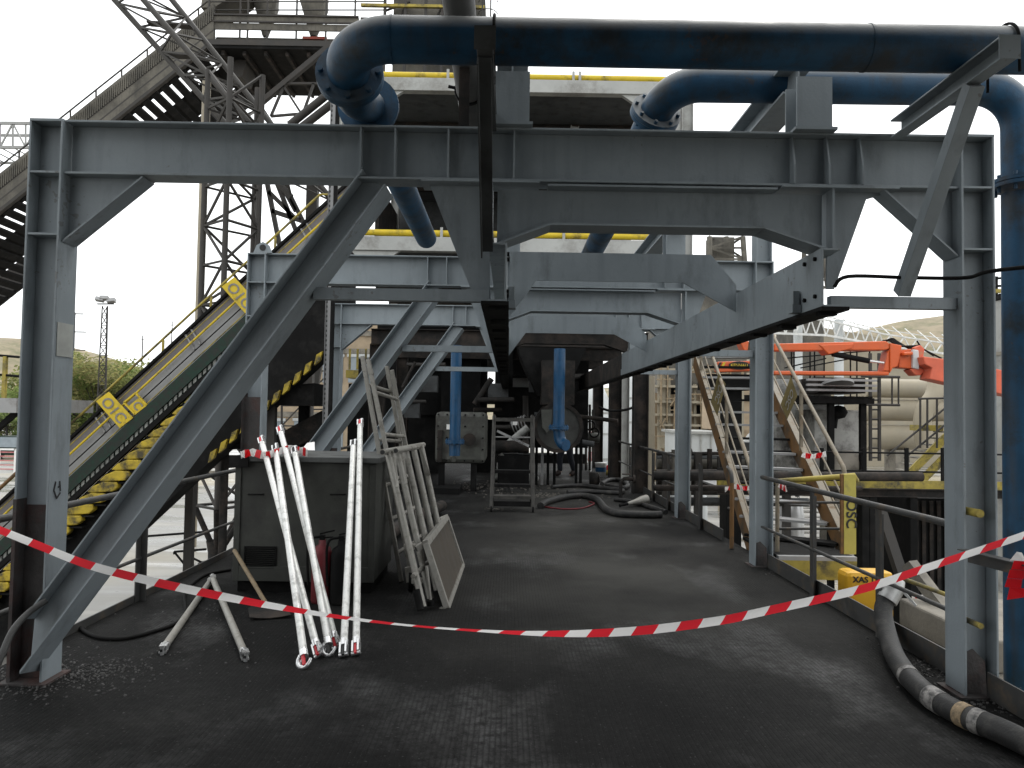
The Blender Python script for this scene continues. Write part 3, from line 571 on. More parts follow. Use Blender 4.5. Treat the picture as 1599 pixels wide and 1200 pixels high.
for (t, b, hk, ra, rb, lab) in (((188,305),(403,1112),0,1,1,'leftmost white brace pole by its top, its red foot second from left'),
    ((240,334),(352,1150),1,1,0,'white brace pole whose hooked foot reaches nearest the viewer'),
    ((258,266),(470,1082),0,1,1,'white brace pole crossing behind another, top second tallest with red latch'),
    ((312,344),(445,1105),1,0,0,'white brace pole with a hooked foot, its top against the wadded tape'),
    ((533,318),(495,1112),0,0,0,'white brace pole with no red on it, in the upright right hand pair'),
    ((558,240),(542,1106),0,1,1,'tallest white brace pole, nearly upright, next to the ladders')):
    a, e = lean(*Z6(*b), *Z6(*t), by0-0.068, bz); brace_pole(lab, a, e, hk, ra, rb, grp)
for (p, q, lab) in (((253,1016),(329,907),'grey brace pole lying on the deck, left leg of the inverted V'), ((384,1026),(332,903),'grey brace pole lying on the deck, right leg of the inverted V')):
    a, e = PZ(*p, 0.03), PZ(*q, 0.03 if q[0] < 330 else 0.085); r = brace_pole(lab, a, e, 0, 0, 0, 'loose brace poles on the deck')
    for ch in r.children:
        if ch.name.startswith('tube'): ch.data.materials[0] = ALUD
# ================================================================ LADDERS, FRAME AND BOARD beside the cabinet
def ladder(label, foot_n, top_n, foot_f, top_f, rungs):
    r = thing('ladder', label, 'ladder', V(foot_n), 'aluminium ladders by the cabinet')
    fn, tn, ff, tf_ = V(foot_n), V(top_n), V(foot_f), V(top_f)
    for a, b in ((fn, tn), (ff, tf_)):
        MB().bar(a, b, 0.036, 0.062, (0,1,0)).build('stile', ALUD, r, bevel=0.004)
        MB().bar(a+(b-a)*0.93, a+(b-a)*0.955, 0.042, 0.068, (0,1,0)).build('collar', ALUD, r)
    for t in rungs: MB().tube([fn+(tn-fn)*t, ff+(tf_-ff)*t], 0.019, 10).build('rung', ALUD, r)
    return r
def base_pt(px, py): return PZ(px, py, 0.0)
l1 = ladder('tall dull aluminium ladder, the left one of two leaning over the cabinet', PZ(627,908,0.01), P(566,557,7.55), PZ(660,880,0.01), P(604,572,8.05), (0.12, 0.27, 0.42, 0.62, 0.87))
l2 = ladder('tall dull aluminium ladder, the right one of two leaning over the cabinet', PZ(646,915,0.01), P(575,562,7.4), PZ(668,880,0.01), P(612,578,7.95), (0.15, 0.3, 0.46, 0.66, 0.85))
f = thing('guardrail_frame', 'tubular aluminium guardrail frame leaning beside the cabinet in front of the ladders', 'scaffold frame', PZ(658,955,0))
T0, T1 = P(600,706,6.62), P(660,695,7.9); B0, B1 = PZ(657,953,0.03), PZ(703,897,0.03)
dT = (T1-T0).normalized()
MB().tube([T0 - dT*0.05, T1 + dT*0.03], 0.026, 14).build('top_tube', ALUD, f)
MB().disc(T0 - dT*0.0505, dT, 0.02, 0.002, 14).build('tube_mouth', LETTER, f)
T0b = P(617,704,6.75); 
MB().tube([T0b - dT*0.12 + V((0.04,0,0.005)), T0b + dT*0.6 + V((0.04,0,0.005))], 0.025, 14).build('second_top_tube', ALUD, f)
MB().disc(T0b - dT*0.1205 + V((0.04,0,0.005)), dT, 0.019, 0.002, 14).build('tube_mouth', LETTER, f)
for i, t in enumerate((0.07, 0.28, 0.5, 0.72, 0.95)):
    MB().tube([T0+(T1-T0)*t, B0+(B1-B0)*t], 0.028, 12).build('upright', ALUD, f)
for t0, t1 in ((0.07, 0.17), (0.28, 0.38), (0.95, 0.86)):
    a = T0+(T1-T0)*t1; b0 = T0+(T1-T0)*t0; b = b0 + ((B0+(B1-B0)*t0)-b0)*0.24; MB().bar(a + V((0.02,-0.03,-0.02)), b + V((0.02,-0.03,0)), 0.006, 0.03, (1,0,0)).build('corner_strut', ALUD, f)
MB().tube([B0+(T0-B0)*0.2, B1+(T1-B1)*0.2], 0.02, 10).build('lower_tube', ALUD, f)
for e, q in ((B0, T0), (PZ(673,946,0.03), P(666,880,6.35))):
    MB().tube([e, e+(q-e)*0.12], 0.03, 12).build('foot_sleeve', BLACK, f)
a = PZ(673,944,0.03); MB().tube([a, P(666,884,6.4)], 0.014, 8).build('brace_tube', ALUD, f)
cl = MB()
for px, py in ((640, 852), (652, 905)): q = P(px, py, 6.5); cl.box((q.x-0.045, 6.45, q.z-0.03), (q.x+0.045, 6.52, q.z+0.015))
cl.build('coupler', ALUD, f, bevel=0.006)
cs = thing('caster_wheel', 'black caster wheel at the foot of the leaning frames', 'wheel', PZ(634, 935, 0))
q = PZ(634, 935, 0); MB().disc((q.x, q.y+0.3, 0.085), (1,0.2,0), 0.085, 0.04, 22).build('tyre', BLACK, cs)
MB().bar((q.x, q.y+0.3, 0.08), (q.x-0.02, q.y+0.3, 0.21), 0.07, 0.05, (0,1,0)).build('fork', ALUD, cs)
bd = thing('scaffold_board', 'brown plywood scaffold board in an aluminium frame standing on edge', 'scaffold board', PZ(698,950,0))
BL, BR = PZ(698,950,0.0), PZ(722,884,0.0); TL, TR = P(665,849,BL.y+0.12), P(697,808,BR.y+0.1)
n = (BR-BL).cross(TL-BL).normalized()
MB().prism([BL+(TR-BL)*0.04, BR+(TL-BR)*0.04, TR+(BL-TR)*0.04, TL+(BR-TL)*0.04], n*0.02).build('panel', PLY, bd)
for a, b in ((BL, TL), (BR, TR), (TL, TR), (BL, BR)):
    MB().bar(a, b, 0.055, 0.05, n).build('edge_profile', ALUD, bd, bevel=0.004)
for a in (BL, TL, TR): MB().bar(a + (a-(BL+BR+TL+TR)/4).normalized()*0.0 - n*0.03, a + V((-0.05,-0.03,-0.03)) - n*0.03, 0.05, 0.03, n).build('hook', ALUD, bd)
# ================================================================ small things round the cabinet
def extinguisher(px, py, m, label):
    q = PZ(px, py, 0); r = thing('fire_extinguisher', label, 'fire extinguisher', q, 'fire extinguishers by the cabinet')
    MB().lathe(q, [(0.0,0.001),(0.078,0.001),(0.084,0.02),(0.084,0.40),(0.07,0.455),(0.03,0.485),(0.028,0.52),(0,0.52)], 22).build('cylinder', m, r)
    MB().box((q.x-0.02,q.y-0.02,0.521),(q.x+0.02,q.y+0.02,0.56)).bar(q+V((-0.02,0,0.57)), q+V((0.1,0,0.60)), 0.02, 0.012).bar(q+V((-0.02,0,0.535)), q+V((0.09,0,0.545)), 0.02, 0.01).build('valve', BLACK, r)
    MB().tube(spline([q+V((-0.02,0,0.545)), q+V((-0.10,-0.02,0.52)), q+V((-0.115,-0.03,0.38)), q+V((-0.10,-0.03,0.15))], 5), 0.011, 8).build('hose', BLACK, r)
extinguisher(501, 941, REDD, 'dull red fire extinguisher half hidden by the leaning poles')
extinguisher(531, 943, BLACK, 'sooty dark fire extinguisher right of the dull red one')
s = thing('shovel', 'shovel with a wooden handle leaning on the cabinet', 'shovel', PZ(430, 960, 0))
a, b = P(366, 860, by0-0.05), PZ(416, 944, 0.06)
MB().tube([a, b], 0.018, 10).build('handle', WOODH, s)
u_ = (b-a).normalized(); bl = MB(); c0 = b; sd = V((0.9, 0.3, 0)).normalized()
e = V((c0.x+0.10, c0.y-0.22, 0.008))
rows = []
for i in range(6):
    t = i/5; cc = c0.lerp(e, t); wd = 0.03 + 0.12*min(1, t*3.5); 
    rows.append([cc + sd*(wd*s_) + V((0,0,0.02*abs(s_)**2*(1-0.2*t)+0.004)) for s_ in (-1,-0.5,0,0.5,1)])
vs = [p for r_ in rows for p in r_] ; N5 = len(rows)
vs2 = vs + [p + V((0,0,-0.004)) for p in vs]; kf = [(i*5+j, i*5+j+1, (i+1)*5+j+1, (i+1)*5+j) for i in range(N5-1) for j in range(4)]
bl.add(vs2, kf + [tuple(q+len(vs) for q in fz[::-1]) for fz in kf], True); bl.build('blade', DIRTY, s)
Z3 = lambda x, y: (x/2.6667, 650 + y/2.6667)
pts = [PZ(*Z3(*q), 0.015) for q in ((330,880),(370,908),(430,925),(520,925),(620,903),(735,862),(772,810),(768,745),(800,700),(860,660),(960,640))]
tag(MB().tube(spline(pts, 6), 0.014, 8).build('cable', BLACK), 'black cable snaking over the deck left of the cabinet', 'cable')
pts = [P(-15, 1065, 4.1), P(2, 1025, 4.15), P(20, 985, 4.25), P(45, 957, 4.35), P(72, 938, 4.42)]
tag(MB().tube(spline(pts, 6), 0.018, 10).build('cable', RAILB), 'stiff grey cable rising to the rusted foot of the left column', 'cable')
# wadded tape on the cabinet lid
def crumple(name, label, pts, wdt, seed):
    random.seed(seed); m = MB(); pts = spline(pts, 5); k = len(pts); vs = []
    for i, p in enumerate(pts):
        an = random.uniform(-0.9, 0.9); o = V((0, math.sin(an), math.cos(an)))*wdt/2; vs += [p - o, p + o]
    for i in range(k-1): m.add(vs[2*i:2*i+4], [(0,2,3,1)], False, (i//2) % 2)
    o = m.build(name, [FILMW, FILMR]); sol = o.modifiers.new('thickness', 'SOLIDIFY'); sol.thickness = 0.002; return tag(o, label, 'barrier tape')
crumple('barrier_tape', 'wad of red and white tape knotted on the cabinet lid', [P(376,711,6.75), P(395,707,6.74), P(415,712,6.73), P(432,706,6.8), P(450,702,6.85), P(470,704,6.85), P(480,708,6.85)], 0.075, 4)
nt_ = MB(); q0 = P(470,703,6.95); nt_.prism([q0+V((0,0,0.0)), q0+V((0.13,-0.02,0.0)), q0+V((0.09,0.12,0.07)), q0+V((0.03,0.1,0.06))], (0,0.001,0.002))
tag(nt_.build('paper_note', WHITE), 'crumpled white paper note on the cabinet lid', 'paper')
# ================================================================ BARRIER TAPE across the front
tp_ = spline([V((-3.02, 4.0, 1.12))] + [P(x, y, d_) for x, y, d_ in ((0,828,4.05),(60,852,4.08),(150,886,4.1),(300,922,4.1),(480,956,4.1),(620,975,4.1),(760,986,4.08),(880,990,4.05),(1000,985,4.02),(1120,970,4.0),(1180,958,3.98),(1305,930,3.96),(1367,914,3.95),(1447,887,3.95),(1513,865,3.95),(1599,836,3.95),(1660,813,3.93))] + [V((3.07, 3.75, 1.17))], 14)
L_ = [0]
for i in range(1, len(tp_)): L_.append(L_[-1] + (tp_[i]-tp_[i-1]).length)
tot = L_[-1]
def tp_at(sv):
    sv = max(0, min(tot-1e-6, sv)); i = max(j for j in range(len(L_)-1) if L_[j] <= sv); return tp_[i].lerp(tp_[i+1], (sv-L_[i])/(L_[i+1]-L_[i]))
tape = MB(); seg = 0.115; sl_ = 0.03; W_ = 0.046; n_ = int(tot/seg)
for i in range(n_):
    sub = 4
    for j in range(sub):
        q = []
        for sv, hh in ((i*seg + j*seg/sub, -1), (i*seg + (j+1)*seg/sub, -1), (i*seg + (j+1)*seg/sub, 0), (i*seg + j*seg/sub, 0), (i*seg + (j+1)*seg/sub, 1), (i*seg + j*seg/sub, 1)):
            s_ = sv + sl_*hh*0.5; ph = 0.15*math.sin(s_*1.9) + 0.06*math.sin(s_*5.3) - 0.15 - 0.85*math.exp(-((s_-2.75)/0.75)**2) - 0.25*math.exp(-((s_-0.25)/0.35)**2)
            fold = 0.005*math.sin(s_*2.3+1)
            q.append(tp_at(s_) + V((0, math.sin(ph)*W_/2*hh + (fold if hh == 0 else 0), math.cos(ph)*W_/2*hh)))
        tape.add(q, [(0,1,2,3), (3,2,4,5)], True, i % 2)
o = tape.build('barrier_tape', [FILMW, FILMR])
tag(o, 'long red and white striped tape sagging across the whole deck', 'barrier tape')
tl = MB(); q = P(1590, 862, 3.93)
for i in range(5): z = q.z - i*0.045; x = q.x + 0.012*math.sin(i*1.7) - 0.006*i; tl.add([(x-0.028+0.02*(i==0), q.y, z), (x+0.035-0.03*(i==0), q.y-0.02, z), (x+0.034+0.01*(i==4), q.y-0.01, z-0.045), (x-0.036, q.y+0.01, z-0.045-0.02*(i==4))], [(0,1,2,3)], False, 0 if i == 0 else 1)
o = tl.build('barrier_tape', [FILMW, FILMR]); sol = o.modifiers.new('thickness', 'SOLIDIFY'); sol.thickness = 0.002; tag(o, 'loose end of striped tape hanging at the right by the blue pipe', 'barrier tape')
# angle bar to the right of the nearest right column
a, b = P(1512, 868, 4.46), P(1620, 895, 3.9)
tag(MB().bar(a, b, 0.006, 0.075, (0,0,1)).bar(a, b, 0.06, 0.006, (0,0,1), off=(0.034, 0.035)).build('angle_bar', RAILB), 'dark angle bar fixed from the nearest right column towards the blue pipe', 'steel bar')
# ================================================================ HOSES
big = thing('suction_hose', 'thick black hose with taped repairs curving over the right deck edge', 'hose', PZ(1450, 1090, 0))
hp = [PZ(1660,1190,0.066), PZ(1570,1145,0.066), PZ(1500,1115,0.066), PZ(1442,1080,0.066), PZ(1403,1035,0.07), PZ(1386,992,0.11), V((2.74,5.62,0.235)), V((2.83,5.66,0.36))]
sp_ = spline(hp, 9)
MB().tube(sp_, 0.062, 20).build('hose', RUBBER, big)
tapeM = mat('worn_silver_tape', (0.22, 0.21, 0.20), 0.5, 0.2, 0.5, 25, (0.04, 0.04, 0.04), 0.5, 18); tapeB = mat('peeling_tan_tape', (0.27, 0.20, 0.12), 0.7, 0, 0.4, 20, (0.05, 0.045, 0.04), 0.45, 14)
for a_, b_, m_ in ((16, 18, tapeB), (13, 15, tapeM), (22, 25, tapeM), (31, 32, tapeM)): MB().tube(sp_[a_:b_+1], 0.0645, 20).build('tape_repair', m_, big)
e = sp_[-1]; dd = (sp_[-1]-sp_[-2]).normalized()
cp = MB().tube([e - dd*0.09, e + dd*0.015], 0.072, 20).tube([e+dd*0.0155, e + dd*0.05, e + dd*0.09], [0.066, 0.06, 0.045], 20); cp.bar(e + V((0.06,-0.03,0)), e + V((0.17,-0.05,-0.04)), 0.03, 0.02).bar(e + V((0.05,-0.05,0.0)), e + V((0.12,-0.09,-0.09)), 0.02, 0.016)
cp.build('coupling', mat('cast_aluminium', (0.5, 0.5, 0.49), 0.4, 0.5, 0.2, 20), big)
Z5 = lambda x, y: (820 + x/5, 580 + y/5)
def floor_hose(label, pts, r, m=RUBBER, name='hose', z=None):
    return tag(MB().tube(spline([PZ(*Z5(*q), r if z is None else z) for q in pts], 6), r, 10).build(name, m), label, 'hose', 'hoses lying on the far deck')
floor_hose('thick black hose lying with a bend across the deck, nearest one', [(120,1050),(170,1020),(300,985),(450,972),(560,1000),(630,1075),(720,1108),(850,1118),(985,1120),(1060,1118)], 0.058)
floor_hose('thin hose with a dull red lining in front of the black coil', [(130,1056),(220,1068),(330,1076),(450,1068),(540,1035),(500,1020)], 0.014, REDD)
floor_hose('black hose looped behind the nearest thick hose', [(210,905),(320,895),(450,893),(560,905),(680,920),(760,930),(740,950),(620,945),(480,940),(330,945)], 0.045)
floor_hose('black hose coiled at the foot of the dark column', [(600,880),(650,850),(740,850),(800,880),(780,910),(700,905),(640,890)], 0.05)
floor_hose('black hose running to the right toe plate', [(700,1000),(780,1010),(900,1035),(980,1060),(1060,1085),(1100,1100)], 0.04)
nz = thing('hose_nozzle', 'silver tapered nozzle on the black hoses', 'nozzle', PZ(*Z5(870,1030), 0)); a, b = PZ(*Z5(800,1035), 0.06), PZ(*Z5(950,1000), 0.12)
MB().tube([a, a.lerp(b,0.4), a.lerp(b,0.8), b], [0.03,0.05,0.085,0.085], 14).build('cone', ALUD, nz); MB().tube([a-(b-a)*0.4, a], 0.028, 10).build('spout', BLACK, nz)
vm = thing('valve_manifold', 'dark valve with a bent pipe lying among the hoses', 'valve', PZ(*Z5(745,990), 0)); a = PZ(*Z5(745,990), 0.05)
MB().tube([a, a+V((0,0,0.3)), a+V((0.06,0,0.36)), a+V((0.25,0,0.36))], 0.035, 10).build('pipe', DIRTY, vm); MB().disc(a+V((0.25,0,0.36)), (1,0,0), 0.08, 0.04, 16).disc(a+V((0.1,0,0.45)), (0,0,1), 0.08, 0.02, 16).build('handwheel', DIRTY, vm)
# bucket, cable drum, boxes on far deck
bk = thing('paint_bucket', 'white paint bucket with a blue band on the far deck', 'bucket', PZ(938, 744, 0)); q = PZ(938, 744, 0)
MB().lathe(q, [(0,0.001),(0.125,0.001),(0.15,0.33),(0.155,0.335),(0.155,0.36),(0,0.36)], 20).build('pail', WHITE, bk); MB().lathe(q, [(0.137,0.12),(0.1465,0.24)], 20).build('label_band', BLUE2, bk)
pt = thing('paint_can', 'small red and yellow can beside the white bucket', 'can', PZ(949, 742, 0)); q = PZ(949, 742, 0)
MB().lathe(q, [(0,0.001),(0.07,0.001),(0.07,0.14),(0,0.14)], 16).build('base', YELD, pt); MB().lathe(q, [(0.0705,0.141),(0.0705,0.24),(0.05,0.26),(0,0.26)], 16).build('upper', RED, pt)
dr_ = thing('cable_drum', 'small black drum standing in front of the white bucket', 'drum', PZ(927, 757, 0)); q = PZ(927, 757, 0)
MB().lathe(q, [(0,0.001),(0.10,0.001),(0.11,0.26),(0.09,0.28),(0,0.28)], 18).build('body', DIRTY, dr_); MB().disc(q+V((0.09,0.05,0.13)), (1,0.3,0), 0.13, 0.03, 20).build('flange', DIRTY, dr_)
# ================================================================ loose lumps (stuff)
def lumps(name, label, regions, m):
    random.seed(21); b = MB()
    for (cx, cy, sx, sy, n, s0) in regions:
        for _ in range(n):
            x = random.gauss(cx, sx); y = random.gauss(cy, sy); s_ = s0*random.uniform(0.3, 1.0)**1.5
            pts = [V((random.uniform(-1,1), random.uniform(-1,1), random.uniform(0.1,0.9)))*s_ for _ in range(2)]
            k = 5; ring = [V((x + s_*math.cos(2*math.pi*j/k)*random.uniform(.6,1.2), y + s_*math.sin(2*math.pi*j/k)*random.uniform(.6,1.2), 0.001)) for j in range(k)]
            topv = [p.lerp(V((x,y,0)), 0.45) + V((0,0,s_*random.uniform(.3,.8))) for p in ring]
            b.add(ring+topv, [(j,(j+1)%k,k+(j+1)%k,k+j) for j in range(k)] + [tuple(range(k,2*k))])
    o = b.build(name, m); o['kind'] = 'stuff'; o['label'] = label; return o
q1, q2, q3, q4, q5 = PZ(150,1050,0), PZ(1440,1045,0), PZ(850,775,0), PZ(1225,895,0), PZ(320,960,0)
lumps('coal_crumbs', 'loose black coal crumbs scattered on the deck', [(q1.x,q1.y,.16,.14,420,.014),(q1.x-.2,q1.y-.2,.22,.15,320,.013),(q1.x-.45,q1.y+.05,.12,.2,300,.018),(q2.x,q2.y,.09,.22,260,.014),(q2.x+.2,q2.y-.55,.14,.12,200,.014),(q4.x,q4.y,.12,.12,120,.012),(q5.x,q5.y,.3,.25,60,.016),(0.3,7.5,1.6,2.6,300,.007),(-2.2,5.4,.5,.5,160,.011)], mat('coal', (0.032,0.031,0.030), 0.55, 0, 0.7, 14))
lumps('rubble', 'pale rubble and scraps lying under the far machines', [(q3.x,q3.y,.55,.3,300,.03),(q3.x-1.6,q3.y+1.5,1.2,.6,260,.035),(-0.2,17.2,.6,.4,120,.04),(q3.x-.9,q3.y-2.2,.12,.07,50,.02)], mat('pale_rubble', (0.10,0.092,0.08), 0.85, 0, 0.6, 8))
# ================================================================ UNSEEN BLOCKS ADDED OVER THE VIEWER (cast the shade on the near deck and the middle of the first frame)
u = thing('overhead_shade_block', 'unseen dark blocks on columns, added to shade the near end of the deck, behind the viewer', 'bunker', (0.5, -3, GZ))
MB().box((-3.1, -9, 3.5), (2.9, 3.3, 4.4)).build('shade_body', BLACK, u)
MB().box((-1.0, 2.2, 4.401), (2.3, 3.3, 5.9)).build('shade_upstand', BLACK, u)  # upper block added to darken the middle of the first frame
MB().box((-8.0, -12.2, GZ), (7, -9.02, 4.4)).build('rear_block', BLACK, u)  # added out of view to dim the light from behind
for x in (-2.3, 2.7):
    for y in (-8, -3): MB().isec((x, y, 0.001), (x, y, 3.499), 0.25, 0.25, up=(1,0,0)).build('column', DIRTY, u)
# ================================================================ GREY PROCESS BUILDING (yellow railed girders) over the far deck
Y0 = 17.2
gb = thing('process_building', 'pale grey girder building with yellow railed floors at the far end of the deck', 'building', (0, Y0, GZ))
def gz(py): return P(800, py, Y0).z
xl_, xr_ = P(528, 150, Y0).x, P(1072, 180, Y0).x
for x in (xl_, xr_):
    MB().isec((x, Y0, GZ), (x, Y0, gz(128)), 0.26, 0.24, 0.016, 0.01, up=(1,0,0)).build('column', GREYB, gb)
    MB().isec((x, 26, GZ), (x, 26, gz(128)), 0.26, 0.24, 0.016, 0.01, up=(1,0,0)).build('column', GREYB, gb)
xm = P(884, 170, Y0).x; MB().isec((xm, Y0+1.8, gz(372)), (xm+0.35, Y0+1.8, gz(146)-0.06), 0.2, 0.18, up=(1,0,0)).build('post', GREYB, gb)
for pt_, pb_, py_ in ((127, 147, 121), (374, 396, 367)):
    zt_, zb_ = gz(pt_), gz(pb_)
    if py_ < 200:
        xa, xb = P(600, 130, Y0).x, xr_-0.14
        g_ = MB().box((xl_+0.15, Y0-0.11, zb_), (xb, Y0+0.11, zt_))
    else: g_ = MB().box((xl_+0.15, Y0-0.11, zb_), (xr_-0.14, Y0+0.11, zt_))
    g_.build('girder', GREYB, gb, bevel=0.01)
    for sx, x in ((1, xl_+0.14), (-1, xr_-0.14)):
        MB().prism([(x, Y0, zb_-0.001), (x+sx*1.35, Y0, zb_-0.001), (x, Y0, zb_-0.9)], (0, 0.12, 0)).build('haunch', GREYB, gb)
    fl = MB().box((xl_, Y0+0.115, zt_-0.12), (xr_, 27, zt_-0.004)); fl.build('floor_slab', OLDST, gb)
    for y in (19.5, 22, 24.5): MB().isec((xl_+0.1, y, zt_-0.29), (xr_-0.1, y, zt_-0.29), 0.32, 0.16).build('floor_beam', DIRTY, gb)
    zr_ = gz(py_); tb = MB().tube([(xl_-0.2, Y0, zr_), (xr_-0.3, Y0, zr_)], 0.075, 12); tb.build('yellow_rail', YEL, gb)
    for px in (895, 905, 700) if py_ < 200 else (825, 880, 690):
        x = P(px, py_, Y0).x; MB().box((x-0.03, Y0-0.10, zt_+0.001), (x+0.03, Y0-0.08, zr_+0.12)).build('rail_post', GREYB, gb)
MB().box((xl_-0.1, 26.9, gz(396)), (xr_+0.1, 27.1, gz(128))).build('rear_wall', OLDST, gb)
MB().box((xl_-0.05, 22.5, gz(374)), (xl_+0.06, 26.7, gz(147)-0.5)).build('side_wall', DIRTY, gb)
# plant on the roof: cladded penthouse, catwalk, ladder cage
zt_ = gz(128)
ph = thing('roof_penthouse', 'beige clad plant room and catwalks above the grey girder building', 'plant room', (-1.6, 24, zt_))
xa, xb = P(610, 100, 22).x, P(755, 100, 22).x
MB().box((xa, 22.3, zt_+0.01), (P(752,100,22).x, 26, P(700, -60, 22).z)).build('cladding', BEIGEM, ph)
for py in (10, 32, 62, 90):
    z = P(700, py, 22).z; MB().box((xa-0.9, 21.95, z-0.06), (xb, 22.05, z+0.02)).build('walk_edge', LAT if py != 10 else YELD, ph)
for px in (600, 632, 664, 690, 735, 755):
    x = P(px, 50, 22).x; MB().box((x-0.04, 22.0, zt_+0.011), (x+0.04, 22.08, P(px, -30, 22).z)).build('post', LAT, ph)
for a, b in (((600,18),(640,3)), ((610,60),(632,12)), ((640,30),(664,60)), ((664,60),(690,12)), ((705,14),(750,60))):
    MB().bar(P(*a, 22.15), P(*b, 22.15), 0.05, 0.05).build('brace', LAT, ph)
lc = MB(); x = P(762, 30, 21.5)
for px in (754, 767): lc.tube([P(px, 30, 21.5) + V((0,0,-2.0)), P(px, -60, 21.5)], 0.022, 6)
z = P(760, 60, 21.5).z
while z < P(760, -20, 21.5).z: 
    lc.tube([V((x.x, 21.5, z)) + V((0.27*math.cos(a), -0.3*math.sin(a), 0)) for a in [math.pi*i/8 for i in range(9)]], 0.014, 5); z += 0.35
lc.build('ladder_cage', LAT, ph)
# ================================================================ MACHINERY under the process building
bk = thing('bunker_shade_panels', 'black steel bunker with dark panels added to stand for the shade behind the machines', 'bunker', (-0.6, 20, 0))
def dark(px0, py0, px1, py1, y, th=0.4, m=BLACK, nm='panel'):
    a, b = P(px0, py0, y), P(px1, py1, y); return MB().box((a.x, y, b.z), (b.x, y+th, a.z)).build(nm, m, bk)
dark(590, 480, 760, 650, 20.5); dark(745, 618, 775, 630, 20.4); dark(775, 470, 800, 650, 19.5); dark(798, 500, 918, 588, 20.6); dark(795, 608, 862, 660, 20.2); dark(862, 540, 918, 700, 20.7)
dark(660, 706, 915, 752, 25.5); dark(560, 560, 690, 770, 20.6); dark(735, 600, 800, 632, 21.5); dark(738, 655, 775, 745, 21.0); dark(770, 640, 830, 700, 21.8); dark(795, 560, 865, 700, 21.9); dark(690, 560, 748, 700, 20.2)  # low wall and further panels added to darken bright gaps in the shade
hp_ = MB(); a = P(850, 480, 18.5); 
for (pts, mname) in (([(800,512),(925,512),(905,560),(880,620),(838,620),(812,560)], 'hopper'),):
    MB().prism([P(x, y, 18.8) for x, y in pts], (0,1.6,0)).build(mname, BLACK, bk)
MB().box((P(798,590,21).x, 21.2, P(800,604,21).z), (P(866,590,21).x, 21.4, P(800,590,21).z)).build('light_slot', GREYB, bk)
def cyl(px, py0, py1, y, wpx, m, parent, nm='column'):
    a, b = P(px, py0, y), P(px, py1, y); return MB().tube([b, V((b.x, b.y, a.z))], wpx/2*y/FPX, 16).build(nm, m, parent)
# blue drop pipes
def drop(px, y, py0, pyf, pyb, wpx, label, bend):
    top = P(px, py0, y); x = top.x; r = wpx/2*y/FPX; fz = P(px, pyf, y).z; bz_ = P(px, pyb, y).z
    t = thing('blue_drop_pipe', label, 'pipe', (x, y, bz_), 'blue drop pipes between the machines')
    MB().tube([(x, y, fz+0.021), (x, y, top.z)], r, 18).build('pipe', BLUE2, t)
    fl = MB().disc((x, y, fz+0.018), (0,0,1), r*1.75, 0.03, 20).disc((x, y, fz-0.018), (0,0,1), r*1.75, 0.03, 20)
    for j in range(8): an = 2*math.pi*j/8; fl.tube([(x+r*1.45*math.cos(an), y+r*1.45*math.sin(an), fz-0.06), (x+r*1.45*math.cos(an), y+r*1.45*math.sin(an), fz+0.06)], 0.016, 6)
    fl.build('flange', BLUE2, t)
    if bend: MB().tube([(x, y, fz-0.036)] + elbow((x, y, fz-0.04), (x+0.04, y, bz_+r), (x+0.5, y-0.6, bz_+r), r*1.6, 8)[0:] , r, 18).build('bend', BLUE2, t)
    else: MB().tube([(x, y, fz-0.036), (x, y, bz_)], r, 18).build('stub', BLUE2, t)
    return t
drop(713, 15.0, 540, 690, 712, 17, 'blue drop pipe against the pale bolted machine, left of the two', False)
drop(874, 15.6, 545, 668, 704, 18, 'blue drop pipe ending in a bend before the round casing, right of the two', True)
# left machine: bolted casing on legs
mc = thing('crusher_casing', 'pale grey bolted machine casing behind the left blue pipe', 'machine', P(718, 760, 16.0))
CAS = mat('soiled_pale_casing', (0.085, 0.088, 0.078), 0.6, 0, 0.3, 3, (0.045, 0.042, 0.038), 0.5, 2.5)
a, b = P(680, 643, 15.8), P(758, 725, 15.8)
MB().box((a.x, 15.8, b.z), (b.x, 17.2, a.z)).build('casing', CAS, mc, bevel=0.09)
bo = MB()
for i in range(6):
    for j in range(5):
        if 0 < i < 5 and 0 < j < 4 and (i+j) % 3: continue
        x = a.x + 0.06 + (b.x-a.x-0.12)*i/5; z = b.z + 0.06 + (a.z-b.z-0.12)*j/4; bo.tube([(x, 15.80, z), (x, 15.775, z)], 0.02, 6)
bo.build('bolt_heads', BLACK, mc)
MB().box((P(683,0+690,15.7).x, 15.70, P(0+690,722,15.7).z), (P(690,690,15.7).x, 15.79, P(690,672,15.7).z)).build('stiffener', DIRTY, mc)
MB().box((P(697,660,15.7).x, 15.76, P(697,671,15.7).z), (P(704,660,15.7).x, 15.785, P(697,663,15.7).z)).build('name_plate', WHITE, mc)
MB().disc(P(733, 687, 15.7), (0,1,0), 0.13, 0.1, 20).build('port', DIRTY, mc)
for px, y in ((690, 15.9), (740, 15.9), (690, 17.0), (740, 17.0)):
    p = P(px, 720, y); MB().box((p.x-0.06, y-0.06, 0.001), (p.x+0.06, y+0.06, b.z-0.001)).build('leg', BLACK, mc)
MB().tube([P(706, 716, 15.5), P(706, 716, 15.5)+V((0.05,-0.15,0.0)), P(706,716,15.5)+V((0.05,-0.2,0))], 0.06, 12).build('drain_cock', CAS, mc)
MB().box((P(690,730,15.2).x-0.5, 15.2, 0.002), (P(690,730,15.2).x+0.35, 16.1, 0.12)).build('plinth', BLACK, mc)
tag(MB().tube([PZ(690, 790, 0.12), PZ(640, 812, 0.10), PZ(600, 838, 0.1)], 0.085, 14).build('floor_pipe', DIRTY), 'dusty pipe lying on the deck in front of the pale casing', 'pipe')
